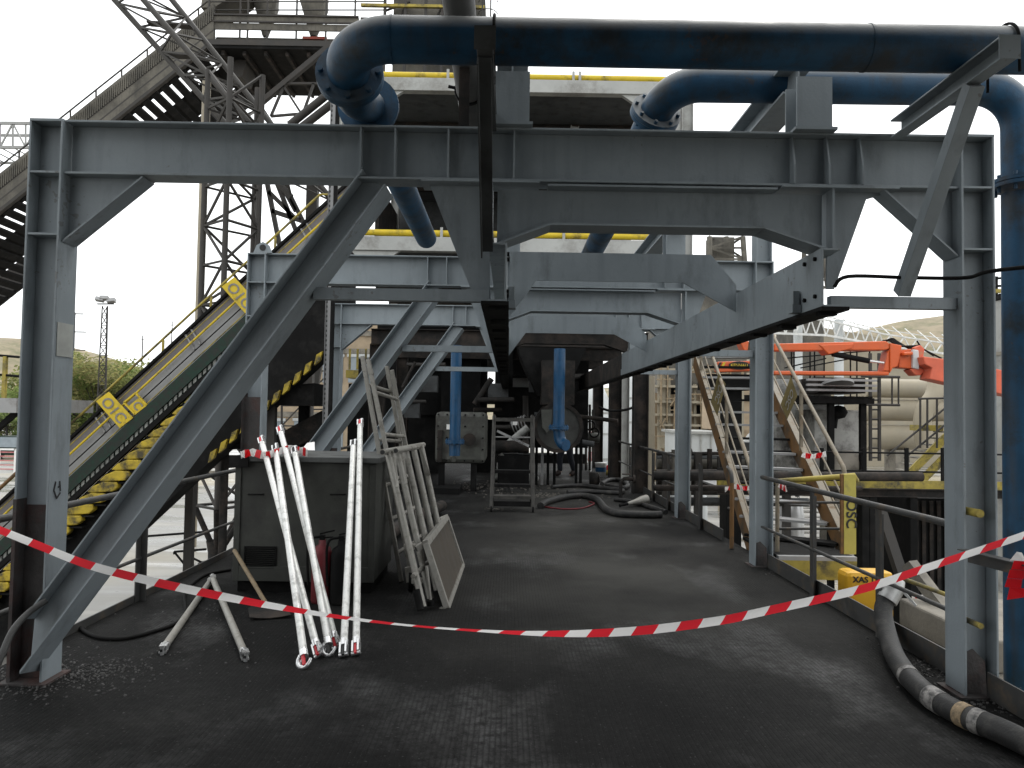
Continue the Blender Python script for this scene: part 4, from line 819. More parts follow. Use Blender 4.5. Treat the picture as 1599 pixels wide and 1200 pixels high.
# right machine: round drum on legs
dm = thing('round_casing', 'sooty round machine casing on thin legs behind the right blue pipe', 'machine', P(872, 752, 17.4))
c0 = P(872, 668, 17.0); R_ = 37*17.0/FPX
MB().disc(c0 + V((0,0.7,0)), (0,1,0), R_, 1.4, 36).build('drum', mat('sooty_drum', (0.05,0.052,0.048), 0.6, 0, 0.3, 3, (0.03,0.03,0.028), 0.5, 2), dm, bevel=0.03)
MB().disc(c0 + V((0,-0.02,0)), (0,1,0), R_*1.06, 0.05, 36, R_*0.9).build('rim', DIRTY, dm)
MB().prism([P(845,640,16.9), P(862,640,16.9), P(860,668,16.9), P(854,676,16.9), P(847,668,16.9)], (0,0.1,0)).build('cover_plate', CAS, dm)
for px in (838, 847, 856, 866, 900, 907):
    p = P(px, 700, 17.6); MB().box((p.x-0.03, 17.57, 0.001), (p.x+0.03, 17.63, c0.z-R_*0.3)).build('leg', GALV if px in (847,) else BLACK, dm)
MB().box((P(868,600,18).x-0.35, 17.5, c0.z+R_*0.98), (P(868,600,18).x+0.4, 18.4, c0.z+R_+1.0)).build('inlet_duct', DIRTY, dm)
# things seen through the gaps
gp_ = thing('gear_motor', 'finned motor with pale pipes seen through the step frame', 'motor', P(805, 690, 18.5)); q = P(800, 668, 18.2)
MB().tube([q, q + V((0.35, -0.1, 0.12))], 0.16, 16).build('motor_body', DIRTY, gp_)
fn = MB()
for i in range(5): fn.disc(q + V((0.05+0.07*i, -0.02*i, 0.02+0.024*i)), (0.35,-0.1,0.12), 0.2, 0.02, 18)
fn.build('cooling_fins', GALV, gp_)
MB().tube([P(790,697,17.6), P(825,668,17.6)], 0.09, 10).build('pale_hose', GREYB, gp_); MB().tube([P(772,698,17.2), P(826,698,17.2)], 0.14, 12).build('cross_pipe', DIRTY, gp_)
MB().bar(P(776,673,16.5), P(826,697,16.5), 0.03, 0.05).build('shiny_bar', CHROME, gp_); MB().tube([P(780,710,17), P(790,722,17), P(798,718,17)], 0.07, 8).build('pale_elbow', CAS, gp_)
MB().box((P(777,750,17).x, 16.9, 0.001), (P(826,750,17).x, 17.6, P(800,712,17).z)).build('bed_frame', BLACK, gp_)
MB().box((P(804,660,16.8).x-0.05, 16.7, P(804,664,16.8).z), (P(804,660,16.8).x+0.05, 16.75, P(804,658,16.8).z)).build('lamp_cap', WHITE, gp_)
sg = thing('yellow_scraps', 'yellow and pale sacks lying behind the step frame', 'sacks', PZ(795, 752, 0)); q = PZ(800, 752, 0)
for dx, mm in ((-0.3, CAS), (0.1, YELD), (0.42, GREYB)):
    MB().lathe(q + V((dx, 0.1*dx, 0)), [(0,0.001),(0.2,0.02),(0.23,0.08),(0.15,0.17),(0.03,0.2),(0,0.2)], 10).build('sack', mm, sg)
# mobile steps
stp = thing('step_frame', 'dark mobile step platform with tube handrails standing mid deck', 'mobile steps', PZ(798, 802, 0))
yA = PZ(798, 800, 0).y; xA, xB = PZ(767, 800, 0).x, PZ(832, 800, 0).x; zT = P(800, 650, yA+0.3).z
STPM = mat('worn_dark_tube', (0.075, 0.072, 0.066), 0.5, 0.3, 0.3, 8, (0.03,0.03,0.03), 0.4, 6)
for x in (xA, xB): 
    MB().tube([(x, yA, 0.07), (x+ (0.02 if x == xA else -0.02), yA+0.15, zT)], 0.030, 10).build('front_post', STPM, stp); MB().tube([(x, yA+1.3, 0.07), (x, yA+1.3, zT)], 0.026, 10).build('rear_post', STPM, stp)
    MB().tube([(x + (0.02 if x == xA else -0.02), yA+0.15, zT), (x, yA+1.3, zT)], 0.024, 10).build('side_rail', STPM, stp)
    for yy in (yA, yA+1.3): MB().disc((x, yy, 0.05), (1,0,0), 0.05, 0.03, 14).build('caster', BLACK, stp)
MB().box((xA+0.03, yA+0.05, zT-0.09), (xB-0.03, yA+0.1, zT-0.03)).build('top_bar', STPM, stp)
for i, py in enumerate((775, 757, 735, 683)):
    y = yA + 0.02 + 0.3*i; z = P(800, py, y).z
    if i < 3: MB().box((xA+0.035, y, z-0.05), (xB-0.035, y+0.24, z)).build('tread', BLACK if i else STPM, stp)
    else: MB().box((xA+0.035, y, z-0.01), (xB-0.035, y+0.02, z+0.012)).build('cross_rod', GALV, stp)
MB().box((xA+0.035, yA+0.005, 0.09), (xB-0.035, yA+0.018, P(800,778,yA).z-0.055)).build('kick_plate', BLACK, stp)
# walking person, mostly hidden by the drum
def person(name, label, loc, facing, pose, parts_):
    o = bpy.data.objects.new(name, None)
    return o
def skin_body(name, joints, edges, radii, m, parent=None, base=None):
    o0 = V(base) if base is not None else V((0,0,0)); p = parent
    while p is not None: o0 = o0 + p.location; p = p.parent
    me = bpy.data.meshes.new(name); me.from_pydata([tuple(V(j)-o0) for j in joints], edges, []); me.materials.append(m)
    o = bpy.data.objects.new(name, me); COL.objects.link(o)
    sk = o.modifiers.new('skin', 'SKIN'); sk.use_smooth_shade = True
    for i, r in enumerate(radii): me.skin_vertices[0].data[i].radius = (r, r)
    me.skin_vertices[0].data[0].use_root = True
    sb = o.modifiers.new('sub', 'SUBSURF'); sb.levels = 1; sb.render_levels = 2
    if parent: o.parent = parent
    else: o.location = o0
    return o
def figure(label, base, yaw, stride, arms, top_m, leg_m, bend=0.0, helmet=None):
    # one continuous body; clothing shells are children
    ca, sa = math.cos(yaw), math.sin(yaw); B = V(base)
    T = lambda x, y, z: B + V((x*ca - y*sa, x*sa + y*ca, z))
    hz = 0.93
    sh = lambda s: T(0.19*s, bend*0.35, 1.43 - 0.08*bend)
    J = [T(0,0,hz), T(0,bend*0.12,1.15), T(0,bend*0.3,1.38-0.06*bend), T(0,bend*0.4,1.50-0.08*bend), T(0,bend*0.44+0.02,1.60-0.09*bend), T(0,bend*0.46+0.02,1.72-0.1*bend)]
    R = [0.14, 0.13, 0.15, 0.058, 0.095, 0.07]; E = [(0,1),(1,2),(2,3),(3,4),(4,5)]
    legs = []
    for s in (-1, 1):
        st = stride*s; k = len(J)
        J += [T(0.10*s, 0, hz-0.06), T(0.11*s, st*0.22+0.05, 0.50), T(0.11*s, st*0.38-0.04, 0.10), T(0.12*s, st*0.38+0.13, 0.035)]
        R += [0.105, 0.068, 0.045, 0.035]; E += [(0,k),(k,k+1),(k+1,k+2),(k+2,k+3)]; legs.append(k)
        k = len(J); el, ha = arms[0 if s < 0 else 1]
        J += [sh(s), T(*el), T(*ha), T(ha[0], ha[1]+0.05, ha[2]-0.07)]; R += [0.062, 0.046, 0.034, 0.03]; E += [(2,k),(k,k+1),(k+1,k+2),(k+2,k+3)]
        h0 = len(J); c = V((ha[0], ha[1]+0.05, ha[2]-0.07))
        for f_ in range(4):
            J += [T(c.x + (f_-1.5)*0.017, c.y+0.01, c.z-0.03), T(c.x + (f_-1.5)*0.018, c.y+0.035, c.z-0.06 - 0.006*(f_ in (1,2)))]; R += [0.009, 0.008]; E += [(k+3, len(J)-2), (len(J)-2, len(J)-1)]
        J += [T(c.x - 0.035*s, c.y+0.03, c.z-0.01)]; R += [0.010]; E += [(k+3, len(J)-1)]
    body = skin_body('person', J, E, R, SKIN, None, base); tag(body, label, 'person')
    tr = []; 
    pj = [J[0]] ; pr = [0.155]; pe = []
    for k in legs:
        n0 = len(pj); pj += [J[k], J[k+1], J[k+2]]; pr += [0.118, 0.083, 0.068]; pe += [(0,n0),(n0,n0+1),(n0+1,n0+2)]
    skin_body('trousers', pj, pe, pr, leg_m, body)
    sj = [J[0]+V((0,0,0.05)), J[1], J[2]]; sr = [0.155, 0.15, 0.168]; se = [(0,1),(1,2)]
    for s, k in ((-1, legs[0]+4), (1, None)): pass
    for idx in range(2):
        k = legs[idx] + 4; n0 = len(sj); sj += [J[k], J[k+1], J[k+2]]; sr += [0.078, 0.060, 0.050]; se += [(2,n0),(n0,n0+1),(n0+1,n0+2)]
    skin_body('jacket', sj, se, sr, top_m, body)
    for k in legs: skin_body('boot', [J[k+2]+V((0,0,0.03)), J[k+2].lerp(J[k+3],0.4), J[k+3]], [(0,1),(1,2)], [0.085,0.078,0.066], BOOT, body)
    hc = J[4].lerp(J[5], 0.55); fw = V((-sa, ca, 0)); rt = V((ca, sa, 0))
    MB().lathe(hc + V((0,0,0.02)), [(0.112,-0.01),(0.118,0.02),(0.105,0.07),(0.06,0.105),(0,0.115)], 16).build('helmet' if helmet else 'hair', helmet or LETTER, body)
    fc = MB(); fc.lathe(hc + fw*0.092 + V((0,0,-0.05)), [(0.014,-0.02),(0.012,0),(0.005,0.03),(0,0.035)], 8); 
    fc.build('nose', SKIN, body)
    ey = MB()
    for s in (-1,1): ey.disc(hc + fw*0.09 + rt*0.034*s + V((0,0,-0.02)), fw, 0.011, 0.01, 10)
    ey.bar(hc + fw*0.085 - rt*0.025 + V((0,0,-0.095)), hc + fw*0.085 + rt*0.025 + V((0,0,-0.095)), 0.01, 0.008); ey.build('face_marks', LETTER, body)
    return body
fp = PZ(884, 744, 0.0)
figure('person in dark trousers and brown boots walking behind the round casing, only legs showing', fp, rad(125), 0.40, (((-0.27,0.1,1.14),(-0.26,0.28,0.96)), ((0.27,-0.1,1.14),(0.27,-0.18,0.9))), mat('dark_jacket', (0.03,0.03,0.035), 0.85), DENIM)
# ================================================================ LEFT: INCLINED CONVEYOR with yellow signs
YC = 14.2; SL = 0.92
def cv(x, d, y=YC): return P(x, 582 - SL*(x-200) + d, y)
cvy = thing('inclined_conveyor', 'inclined conveyor with grey side panels, green mesh and yellow tray undersides', 'conveyor', P(60, 900, YC))
XA, XB = -70, 545
def strip(d0, d1, y, th, m, nm, xa=XA, xb=XB): return MB().prism([cv(xa,d0,y), cv(xb,d0,y), cv(xb,d1,y), cv(xa,d1,y)], (0,th,0)).build(nm, m, cvy)
strip(23, 42, YC+0.10, 0.03, mat('violet_grey_panel', (0.20,0.185,0.185), 0.6, 0, 0.12, 2), 'upper_panel'); strip(42, 82, YC+0.08, 0.03, GALV, 'side_panel')
strip(18, 23, YC+0.05, 0.12, BLACK, 'top_flange')
strip(80, 104, YC-0.05, 0.08, GREEN, 'mesh_guard'); strip(104, 116, YC+0.02, 0.03, GREEN, 'lower_guard'); strip(115, 124, YC-0.05, 0.1, BLACK, 'lower_flange')
th_ = MB(); x = XA
while x < XB-40:
    th_.prism([cv(x,104.5,YC-0.02), cv(x+4.5,104.5,YC-0.02), cv(x+4.5,112,YC-0.02), cv(x,112,YC-0.02)], (0,0.03,0)); x += 7.6
th_.build('toothed_strip', mat('pale_dusty_strip', (0.30,0.31,0.29), 0.7), cvy)
for d, m_, r_, y in ((44, YEL, 0.022, YC-0.03), (62, BLACK, 0.012, YC-0.03), (76, YELD, 0.012, YC-0.03), (30, YELD, 0.010, YC-0.02)): MB().tube([cv(XA,d,y), cv(XB,d,y)], r_, 8).build('side_rail', m_, cvy)
MB().tube([cv(XA,-2,YC+1.2), cv(500,-2,YC+1.2), cv(500,-2,YC+1.2)+V((0.4,0,0.0))], 0.026, 8).build('handrail', YELD, cvy)
for x in (-30, 60, 165, 255, 330, 430): MB().bar(cv(x,0,YC+1.2), cv(x,0,YC+1.2)-V((0,0,1.0)), 0.04, 0.04).build('handrail_post', YELD, cvy)
for x in (150, 290, 470): 
    for dx in (0, 9): MB().bar(cv(x+dx,24,YC+0.05), cv(x+dx+14,60,YC+0.05), 0.03, 0.05, (0,1,0)).build('panel_joint', GALV, cvy)
bl_ = MB().prism([cv(XA,124,YC), cv(XB,124,YC), cv(XB,252,YC), cv(XA,262,YC)], (0,1.3,0)); 
for v_ in bl_.v:
    if v_.y < YC: v_.y = YC+0.06
bl_.build('belly', BLACK, cvy)
# yellow trays
x = -60
tr_ = []
while x < 330:
    a = cv(x,126,YC-0.12); b = a + V((0.34,0,-0.02)); 
    if not (205 < x < 222):
        MB().prism([a+V((0.02,0,-0.02)), a+V((0.2,0,0.06)), a+V((0.45,0,0.055)), a+V((0.47,0,-0.04)), a+V((0.38,0,-0.115)), a+V((0.0,0,-0.145)), a+V((-0.09,0,-0.13))], (0,0.16,0)).build('yellow_tray', TRAYY, cvy, bevel=0.02)
        MB().box((a.x-0.12, YC-0.16, a.z-0.178), (a.x+0.46, YC+0.05, a.z-0.150)).build('rib', BLACK, cvy)
    x += 18.8
# hazard blocks on the lower edge
x = 330
while x < 545:
    MB().prism([cv(x,244,YC+0.0), cv(x+9.5,247,YC+0.0), cv(x+5,258,YC+0.0), cv(x-4,257,YC+0.0)], (0,0.1,0)).build('hazard_block', TRAYY, cvy); x += 16.5
# signs
def sign(q0, label_txt):
    cs_ = [P(q0[0]+dx, q0[1]+dy, YC-0.10) for dx, dy in ((0,0),(20,-15),(58,26),(37,42))]
    s_ = MB().prism(cs_, (0,0.012,0)).build('sign_plate', YEL, cvy, bevel=0.004)
    xd_ = (cs_[3]-cs_[0]).normalized(); yd_ = (cs_[1]-cs_[0]).normalized(); ctr = sum(cs_, V((0,0,0)))/4 + V((0,-0.010,0)) - (cs_[1]-cs_[0])*0.06
    text_part('sign_text', label_txt, 0.27, ctr, xd_, yd_, GREYLET, s_)
sign((150,627), 'O1C'); sign((346,448), 'O1C')
cs_ = [P(x, y, YC-0.06) for x, y in ((194,629),(212,614),(229,633),(211,647))]
s_ = MB()
for i in range(4): s_.bar(cs_[i], cs_[(i+1)%4], 0.03, 0.05, (0,1,0))
s_.prism([cs_[0].lerp(cs_[3],0.35), cs_[1].lerp(cs_[2],0.35), cs_[2], cs_[3]], (0,0.01,0)); s_ = s_.build('small_sign', YEL, cvy)
text_part('sign_text', 'C', 0.22, (cs_[2]+cs_[3])/2*0.7+(cs_[0]+cs_[1])/2*0.3 + V((0,-0.012,0)), cs_[3]-cs_[0], cs_[1]-cs_[0], GREYLET, s_)
# legs of conveyor, dark chute and hood beneath
for px, y in ((423, 14.6), (300, 15.6)): MB().box((P(px,700,y).x-0.08, y-0.08, GZ), (P(px,700,y).x+0.08, y+0.08, P(px, 590 if px > 400 else 700, y).z)).build('leg', LAT, cvy)
hd = thing('chute_hood', 'black sheet hood and slanting duct under the conveyor end', 'chute', P(470, 720, 16))
MB().prism([P(430,608,15.6), P(512,602,15.6), P(512,634,15.6), P(452,634,15.6), P(448,622,15.6)], (0,2.2,0)).build('hood', BLACK, hd)
MB().bar(P(398,716,15.8), P(512,655,15.8), 0.4, 0.26, (0,1,0)).build('duct', DIRTY, hd)
MB().box((P(470,640,16.2).x, 16.0, GZ), (P(482,640,16.2).x, 16.3, P(470,634,16.2).z)).build('post', BLACK, hd)
MB().box((P(545,700,16.5).x, 16.3, 0.0), (P(600,700,16.5).x, 17.5, P(560,600,16.5).z)).build('cabinet', BLACK, hd)
# cone hood left of cabinet under the brace
c2 = P(352, 690, 15.0); 
co = thing('cone_hood', 'dark conical hood under the conveyor left of the cabinet', 'chute', (c2.x, 15, GZ))
MB().lathe(c2, [(0.02,0.35),(0.33,0.25),(0.36,0.05),(0.52,-0.12),(0.05,-0.16)], 16).build('hood', BLACK, co); MB().tube([c2+V((0,0,-0.15)), V((c2.x, c2.y, GZ))], 0.08, 10).build('post', DIRTY, co)
# vertical cable tray
ct = P(512, 600, 11.85); ctp = P(518, 110, 11.85)
tr = thing('cable_tray', 'vertical perforated cable tray beside the third frame', 'cable tray', (ct.x, 11.85, 0))
zt2 = P(518, 140, 11.85).z
MB().box((ct.x-0.055, 11.85, 0.3), (ct.x+0.012, 11.862, zt2)).box((ct.x-0.058, 11.80, 0.3), (ct.x-0.0555, 11.87, zt2)).build('tray', GALV, tr)
hl = MB(); z = 0.5
while z < zt2: hl.box((ct.x-0.05, 11.846, z), (ct.x-0.034, 11.8495, z+0.035)); z += 0.075
hl.build('slots', LETTER, tr); MB().tube([(ct.x+0.05, 11.83, 0.3), (ct.x+0.05, 11.83, zt2)], 0.034, 10).build('cables', BLACK, tr)
# ================================================================ LEFT: lattice tower, gallery, boom
def lattice(m, A, B, bays, r, rb, diag=True):   # A, B: lists of legs' start/end points
    n = len(A)
    for i in range(n): m.tube([A[i], B[i]], r, 8)
    for k in range(bays):
        for i in range(n):
            j = (i+1) % n
            if n == 2 and i == 1: continue
            p = lambda i_, t: A[i_].lerp(B[i_], t)
            t0, t1 = k/bays, (k+1)/bays
            m.bar(p(i,t0), p(j,t0), rb, rb, (0.3,1,0.2))
            if diag: (m.bar(p(i,t0), p(j,t1), rb, rb, (0.3,1,0.2)) if (k+i) % 2 else m.bar(p(j,t0), p(i,t1), rb, rb, (0.3,1,0.2)))
tw = thing('lattice_tower', 'tall brown grey lattice tower whose legs meet in one foot left of the cabinet', 'tower', (P(328,860,22).x, 22, GZ))
zt3 = P(360, 110, 22).z; zk = P(340, 790, 22).z; xL_, xM_, xR_ = P(316, 400, 22).x, P(357, 400, 21.5).x, P(402, 400, 22.3).x
A = [V((xL_,22,zk)), V((xM_,21.2,zk)), V((xR_,22.3,zk)), V((xM_+0.1,23.2,zk))]; Bt = [V((q.x, q.y, zt3)) for q in A]
lg = MB(); lattice(lg, A, Bt, 11, 0.085, 0.06); lg.build('mast', LAT, tw)
ft = MB(); fo = V((xL_*0.4+xR_*0.6-0.25, 22.1, zk-1.45))
for q in A: ft.tube([q, fo + (q-fo)*0.12], 0.085, 8)
ft.lathe(V((fo.x, fo.y, GZ)), [(0.5,0),(0.5,0.25),(0.24,0.3),(0.24, fo.z-GZ+0.1),(0.3, fo.z-GZ+0.45)], 14); ft.build('foot', DIRTY, tw)
cc = P(323, 125, 26); MB().tube([V((cc.x, 26, GZ)), cc], 0.14, 12).build('pale_pipe', BEIGEP, tw)
# inclined gallery
YG = 30
ga = thing('inclined_gallery', 'dusty beige inclined conveyor gallery climbing from the left edge', 'conveyor', P(0, 420, YG))
sg_ = lambda x, d, y=YG: P(x, 262 - 0.795*x + d, y)
x0_, x1_ = -160, 335
for d0, d1, m_, nm, off in ((12, 34, BEIGEM, 'upper_cladding', 0), (34, 38, LAT, 'rib_rail', -0.1), (38, 52, BEIGEM, 'middle_cladding', 0.05), (52, 55, LAT, 'rib_rail', -0.1), (55, 66, BEIGEM, 'lower_cladding', 0.05), (66, 72, LAT, 'bottom_flange', -0.1)):
    MB().prism([sg_(x0_,d0), sg_(x1_,d0), sg_(x1_,d1), sg_(x0_,d1)], (0,0.2,0)).build(nm, m_, ga)
cor = MB(); x = x0_
while x < x1_: cor.bar(sg_(x,13,YG-0.13), sg_(x-1.0,33,YG-0.13), 0.035, 0.03, (0,1,0)); x += 3.4
cor.build('corrugation', BEIGEM, ga)
MB().tube([sg_(x0_,-2), sg_(x1_-12,-2)], 0.035, 6).build('handrail', LAT, ga)
for x in range(-130, 330, 40): MB().bar(sg_(x,-2), sg_(x,14), 0.05, 0.05, (0,1,0)).build('handrail_post', LAT, ga)
a, b = sg_(x0_,72), sg_(x1_,72); un = MB()
dn = V((0, 5.2, -0.15)); n_s = 34
for i in range(n_s):
    t0 = i/n_s; t1 = t0 + 0.62/n_s; p, q = a.lerp(b, t0), a.lerp(b, t1); un.prism([p+V((0,0.1,0)), q+V((0,0.1,0)), q+dn, p+dn], (0,0,0.08))
for f0, f1 in ((0.3, 0.62), (0.95, 1.0), (0.0, 0.06)): un.prism([a+dn*f0+V((0,0.1,0.09)), b+dn*f0+V((0,0.1,0.09)), b+dn*f1+V((0,0.1,0.09)), a+dn*f1+V((0,0.1,0.09))], (0,0,0.08))
un.build('slotted_underside', BLACK, ga)
MB().prism([a+dn, b+dn, b+dn+V((0,0,1.4)), a+dn+V((0,0,1.4))], (0,0.1,0)).build('far_side', LAT, ga)
# transfer platform
pf = thing('transfer_platform', 'beige clad transfer platform with hoppers on a dark slab, top left', 'platform', P(420, 100, YG))
za = P(420, 66, YG).z; xa, xb = P(325, 60, YG).x, P(560, 60, YG).x
MB().box((xa, YG-0.1, za-0.32), (xb, YG+4.4, za)).build('slab', BLACK, pf)
for i in range(7): x = xa + 0.5 + i*0.85; MB().box((x, YG+0.1, za-0.5), (x+0.12, YG+4.2, za-0.321)).build('joist', DIRTY, pf)
MB().box((xa, YG-0.14, za-0.2), (xb, YG-0.105, za+0.02)).build('edge_beam', LAT, pf)
for y0, y1, m_ in ((27, 35, BEIGEM), (38, 48, BEIGEM)):
    MB().box((P(330,30,YG).x, YG-0.05, P(420,y1,YG).z), (xb, YG+0.02, P(420,y0,YG).z)).build('cladding_band', m_, pf)
for py in (26, 36.5): MB().box((P(322,30,YG).x, YG-0.12, P(420,py+1.2,YG).z), (xb, YG-0.055, P(420,py-1.2,YG).z)).build('band_rail', LAT, pf)
for i, py in enumerate((3, 16)): MB().tube([P(322,py,YG), P(600,py,YG)], 0.03, 6).build('handrail', LAT, pf)
for px in (327, 376, 388, 418, 464, 510, 555): MB().bar(P(px,0,YG)+V((0,0,0.3)), V((P(px,0,YG).x, YG, za)), 0.06, 0.06, (0,1,0)).build('post', LAT, pf)
for px, wd in ((415, 22), (490, 26)):
    c_ = P(px, 30, YG+1.6); w2_ = wd*YG/FPX
    MB().lathe(V((c_.x, c_.y, P(px, 27, YG).z)), [(w2_*0.25,0),(w2_*1.05,1.3),(w2_*1.05,3.0)], 4).build('hopper', BEIGEM, pf)
MB().prism([P(345,27,YG+1), P(385,2,YG+1), P(400,-20,YG+1), P(330,-20,YG+1), P(325,27,YG+1)], (0,1.5,0)).build('drive_housing', BEIGEM, pf)
MB().box((P(330,62,YG).x, YG+0.5, za+0.001), (xb, YG+1.2, P(420,50,YG).z)).build('drive_base', BEIGEM, pf)
MB().box((P(470,60,YG).x, YG+0.2, P(470,57,YG).z), (P(508,60,YG).x, YG+0.3, P(470,53,YG).z)).build('red_guard', mat('faded_red', (0.3,0.07,0.05), 0.7), pf)
MB().prism([P(345,70,YG+1.5), P(405,70,YG+1.5), P(385,130,YG+1.5), P(365,130,YG+1.5)], (0,1.2,0)).build('chute', LAT, pf)
# lattice boom crossing in front
bm_ = thing('lattice_boom', 'dark lattice boom slanting down from the top left corner', 'lattice boom', P(430, 200, 24))
yb_ = 24
A = [P(150,-32,yb_), P(212,-14,yb_-0.8), P(262,-8,yb_+0.3)]; Bq = [P(455,308,yb_), P(470,285,yb_-0.8), P(520,315,yb_+0.3)]
lb = MB(); lattice(lb, A, Bq, 9, 0.09, 0.055); lb.build('lattice', mat('dark_boom_steel', (0.05,0.047,0.043), 0.65, 0, 0.3, 3), bm_)
MB().bar(P(232,37,yb_), P(300,42,yb_), 0.3, 0.06).build('rung_plate', LAT, bm_); MB().bar(P(266,88,yb_), P(296,88,yb_), 0.3, 0.06).build('rung_plate', LAT, bm_)
# truss bridge behind the elbow
tb = thing('truss_bridge', 'thin steel truss and two slanting pipes behind the blue elbow', 'truss', P(450, 190, 27))
t_ = MB()
for a, b, r in (((405,163),(520,68),0.11), ((445,131),(520,131),0.05), ((423,182),(470,178),0.05), ((443,135),(423,182),0.05), ((443,135),(472,180),0.05), ((490,131),(474,175),0.05), ((405,163),(423,190),0.07), ((520,68),(520,131),0.06)): t_.bar(P(*a,27), P(*b,27), r*1.5, r*2, (0,1,0))
t_.build('truss', LAT, tb); 
for a, b in (((452,196),(540,125)), ((470,200),(560,130))): MB().tube([P(*a,26), P(*b,26)], 0.14, 10).build('slanting_pipe', LAT, tb)
lc_ = MB()
for a, b in (((417,285),(440,400)), ((432,285),(470,380)), ((443,285),(480,360)), ((420,300),(460,340)), ((425,330),(470,345)), ((440,290),(462,330))): lc_.bar(P(*a,25), P(*b,25), 0.14, 0.14, (0,1,0))
lc_.build('lower_lattice', LAT, tb)
MB().box((P(478,300,25).x, 25, GZ), (P(495,300,25).x, 25.3, P(478,210,25).z)).build('leg', LAT, tb)
# bridge at far left edge
fb = thing('lattice_walkway', 'pale lattice walkway reaching in from the left edge behind the nearest column', 'truss', P(0, 240, 33))
t_ = MB(); a0, a1, b0, b1 = P(-120,192,33), P(60,193,33), P(-120,229,33), P(60,231,33)
t_.bar(a0, a1, 0.1, 0.12); t_.bar(b0, b1, 0.1, 0.12); t_.bar(a0+V((0,1.2,-0.1)), a1+V((0,1.2,-0.1)), 0.1, 0.1); t_.bar(b0+V((0,1.2,-0.3)), b1+V((0,1.2,-0.3)), 0.1, 0.1)
for i in range(9):
    p, q = a0.lerp(a1, i/9), a0.lerp(a1, (i+1)/9); r, s_ = b0.lerp(b1, i/9), b0.lerp(b1, (i+1)/9); t_.bar(p, r, 0.06, 0.06, (0,1,0)); t_.bar(p if i % 2 else r, s_ if i % 2 else q, 0.06, 0.06, (0,1,0)); t_.bar(r, s_+V((0,1.2,-0.3)), 0.05, 0.05, (0,1,0))
t_.build('truss', mat('pale_galvanised', (0.30,0.30,0.29), 0.5, 0.2, 0.2), fb)
# side platform by the left edge
sp = thing('side_platform', 'small grey platform with yellow posted railing at the left edge', 'platform', P(10, 650, 14.2))
a = P(-80, 625, 13.6); b = P(28, 645, 13.6)
MB().box((a.x, 13.5, b.z), (b.x+0.03, 16, P(10,622,13.6).z)).build('deck', GALV, sp)
for py in (555, 585): MB().tube([P(-90,py-7,13.6), P(30,py+3,13.6)], 0.022, 8).build('rail', BLACK, sp)
MB().box((P(7,600,13.6).x-0.03, 13.57, P(7,622,13.6).z), (P(7,600,13.6).x+0.03, 13.63, P(7,557,13.6).z)).build('post', YELD, sp)
MB().bar(P(-60,720,13.7), P(25,645,13.7), 0.09, 0.09, (0,1,0)).build('strut', BLACK, sp)
MB().tube([P(-40, 800, 13.6), P(40, 725, 13.6)], 0.03, 8).build('lower_rail', OCHRE, sp)
fc = thing('site_fence', 'white fence panel with red mesh near the left edge', 'fence', P(5, 737, 45)); 
a, b = P(-30,738,45), P(24,701,45); fm = MB()
for t in (0.0, 0.5, 1.0): x = a.x+(b.x-a.x)*t; fm.box((x-0.06,45,a.z),(x+0.06,45.1,b.z))
fm.box((a.x,45,b.z-0.1),(b.x,45.1,b.z)); fm.build('frame', WHITE, fc)
rm = MB()
for t in (0.15,0.32,0.5,0.68,0.85): z = a.z+(b.z-a.z)*t; rm.box((a.x,45.02,z-0.03),(b.x,45.06,z+0.03))
rm.build('red_mesh', mat('pale_red_mesh', (0.55,0.2,0.2), 0.7), fc)
# ================================================================ LEFT BACKGROUND: mast, poles, vehicles, trees, building
ms = thing('floodlight_mast', 'thin lattice floodlight mast standing before the trees', 'light mast', (P(160,640,62).x, 62, GZ))
xm_ = P(161, 560, 62).x; zt4 = P(161, 478, 62).z; mm = MB()
lattice(mm, [V((xm_-0.42,62,GZ)), V((xm_+0.42,62,GZ)), V((xm_,62.7,GZ))], [V((xm_-0.22,62,zt4)), V((xm_+0.22,62,zt4)), V((xm_,62.3,zt4))], 16, 0.05, 0.045); mm.build('mast', LAT, ms)
for px, py, an in ((156,468,0.5), (163,466,0.0), (174,470,-0.5)):
    c_ = P(px, py, 62); MB().bar(c_+V((-0.32,0,0.1*an)), c_+V((0.32,0,-0.1*an)), 0.36, 0.3, (0,0.5,1)).build('floodlight', GALV, ms)
MB().bar(P(152,475,62), P(178,475,62), 0.1, 0.1).build('cross_arm', LAT, ms)
for px, py, y, lab in ((117, 488, 110, 'grey power pole with three cross arms left of the light mast'), (223, 524, 150, 'thin aerial mast, left of two over the trees'), (269, 502, 170, 'thin aerial mast, right of two over the trees')):
    tp = P(px, py, y); r = thing('utility_pole', lab, 'pole', (tp.x, y, GZ), 'poles on the skyline'); MB().tube([V((tp.x,y,GZ)), tp], [0.22, 0.10], 8).build('pole', LAT, r)
    if px < 150:
        for k in range(3): MB().box((tp.x-0.2, y-0.05, tp.z-0.3-k*2.6), (tp.x+1.7-0.5*(k==0), y+0.05, tp.z-0.15-k*2.6)).build('cross_arm', LAT, r)
    else: MB().box((tp.x-0.5, y-0.05, tp.z-0.9), (tp.x+0.5, y+0.05, tp.z-0.8)).build('aerial', LAT, r)
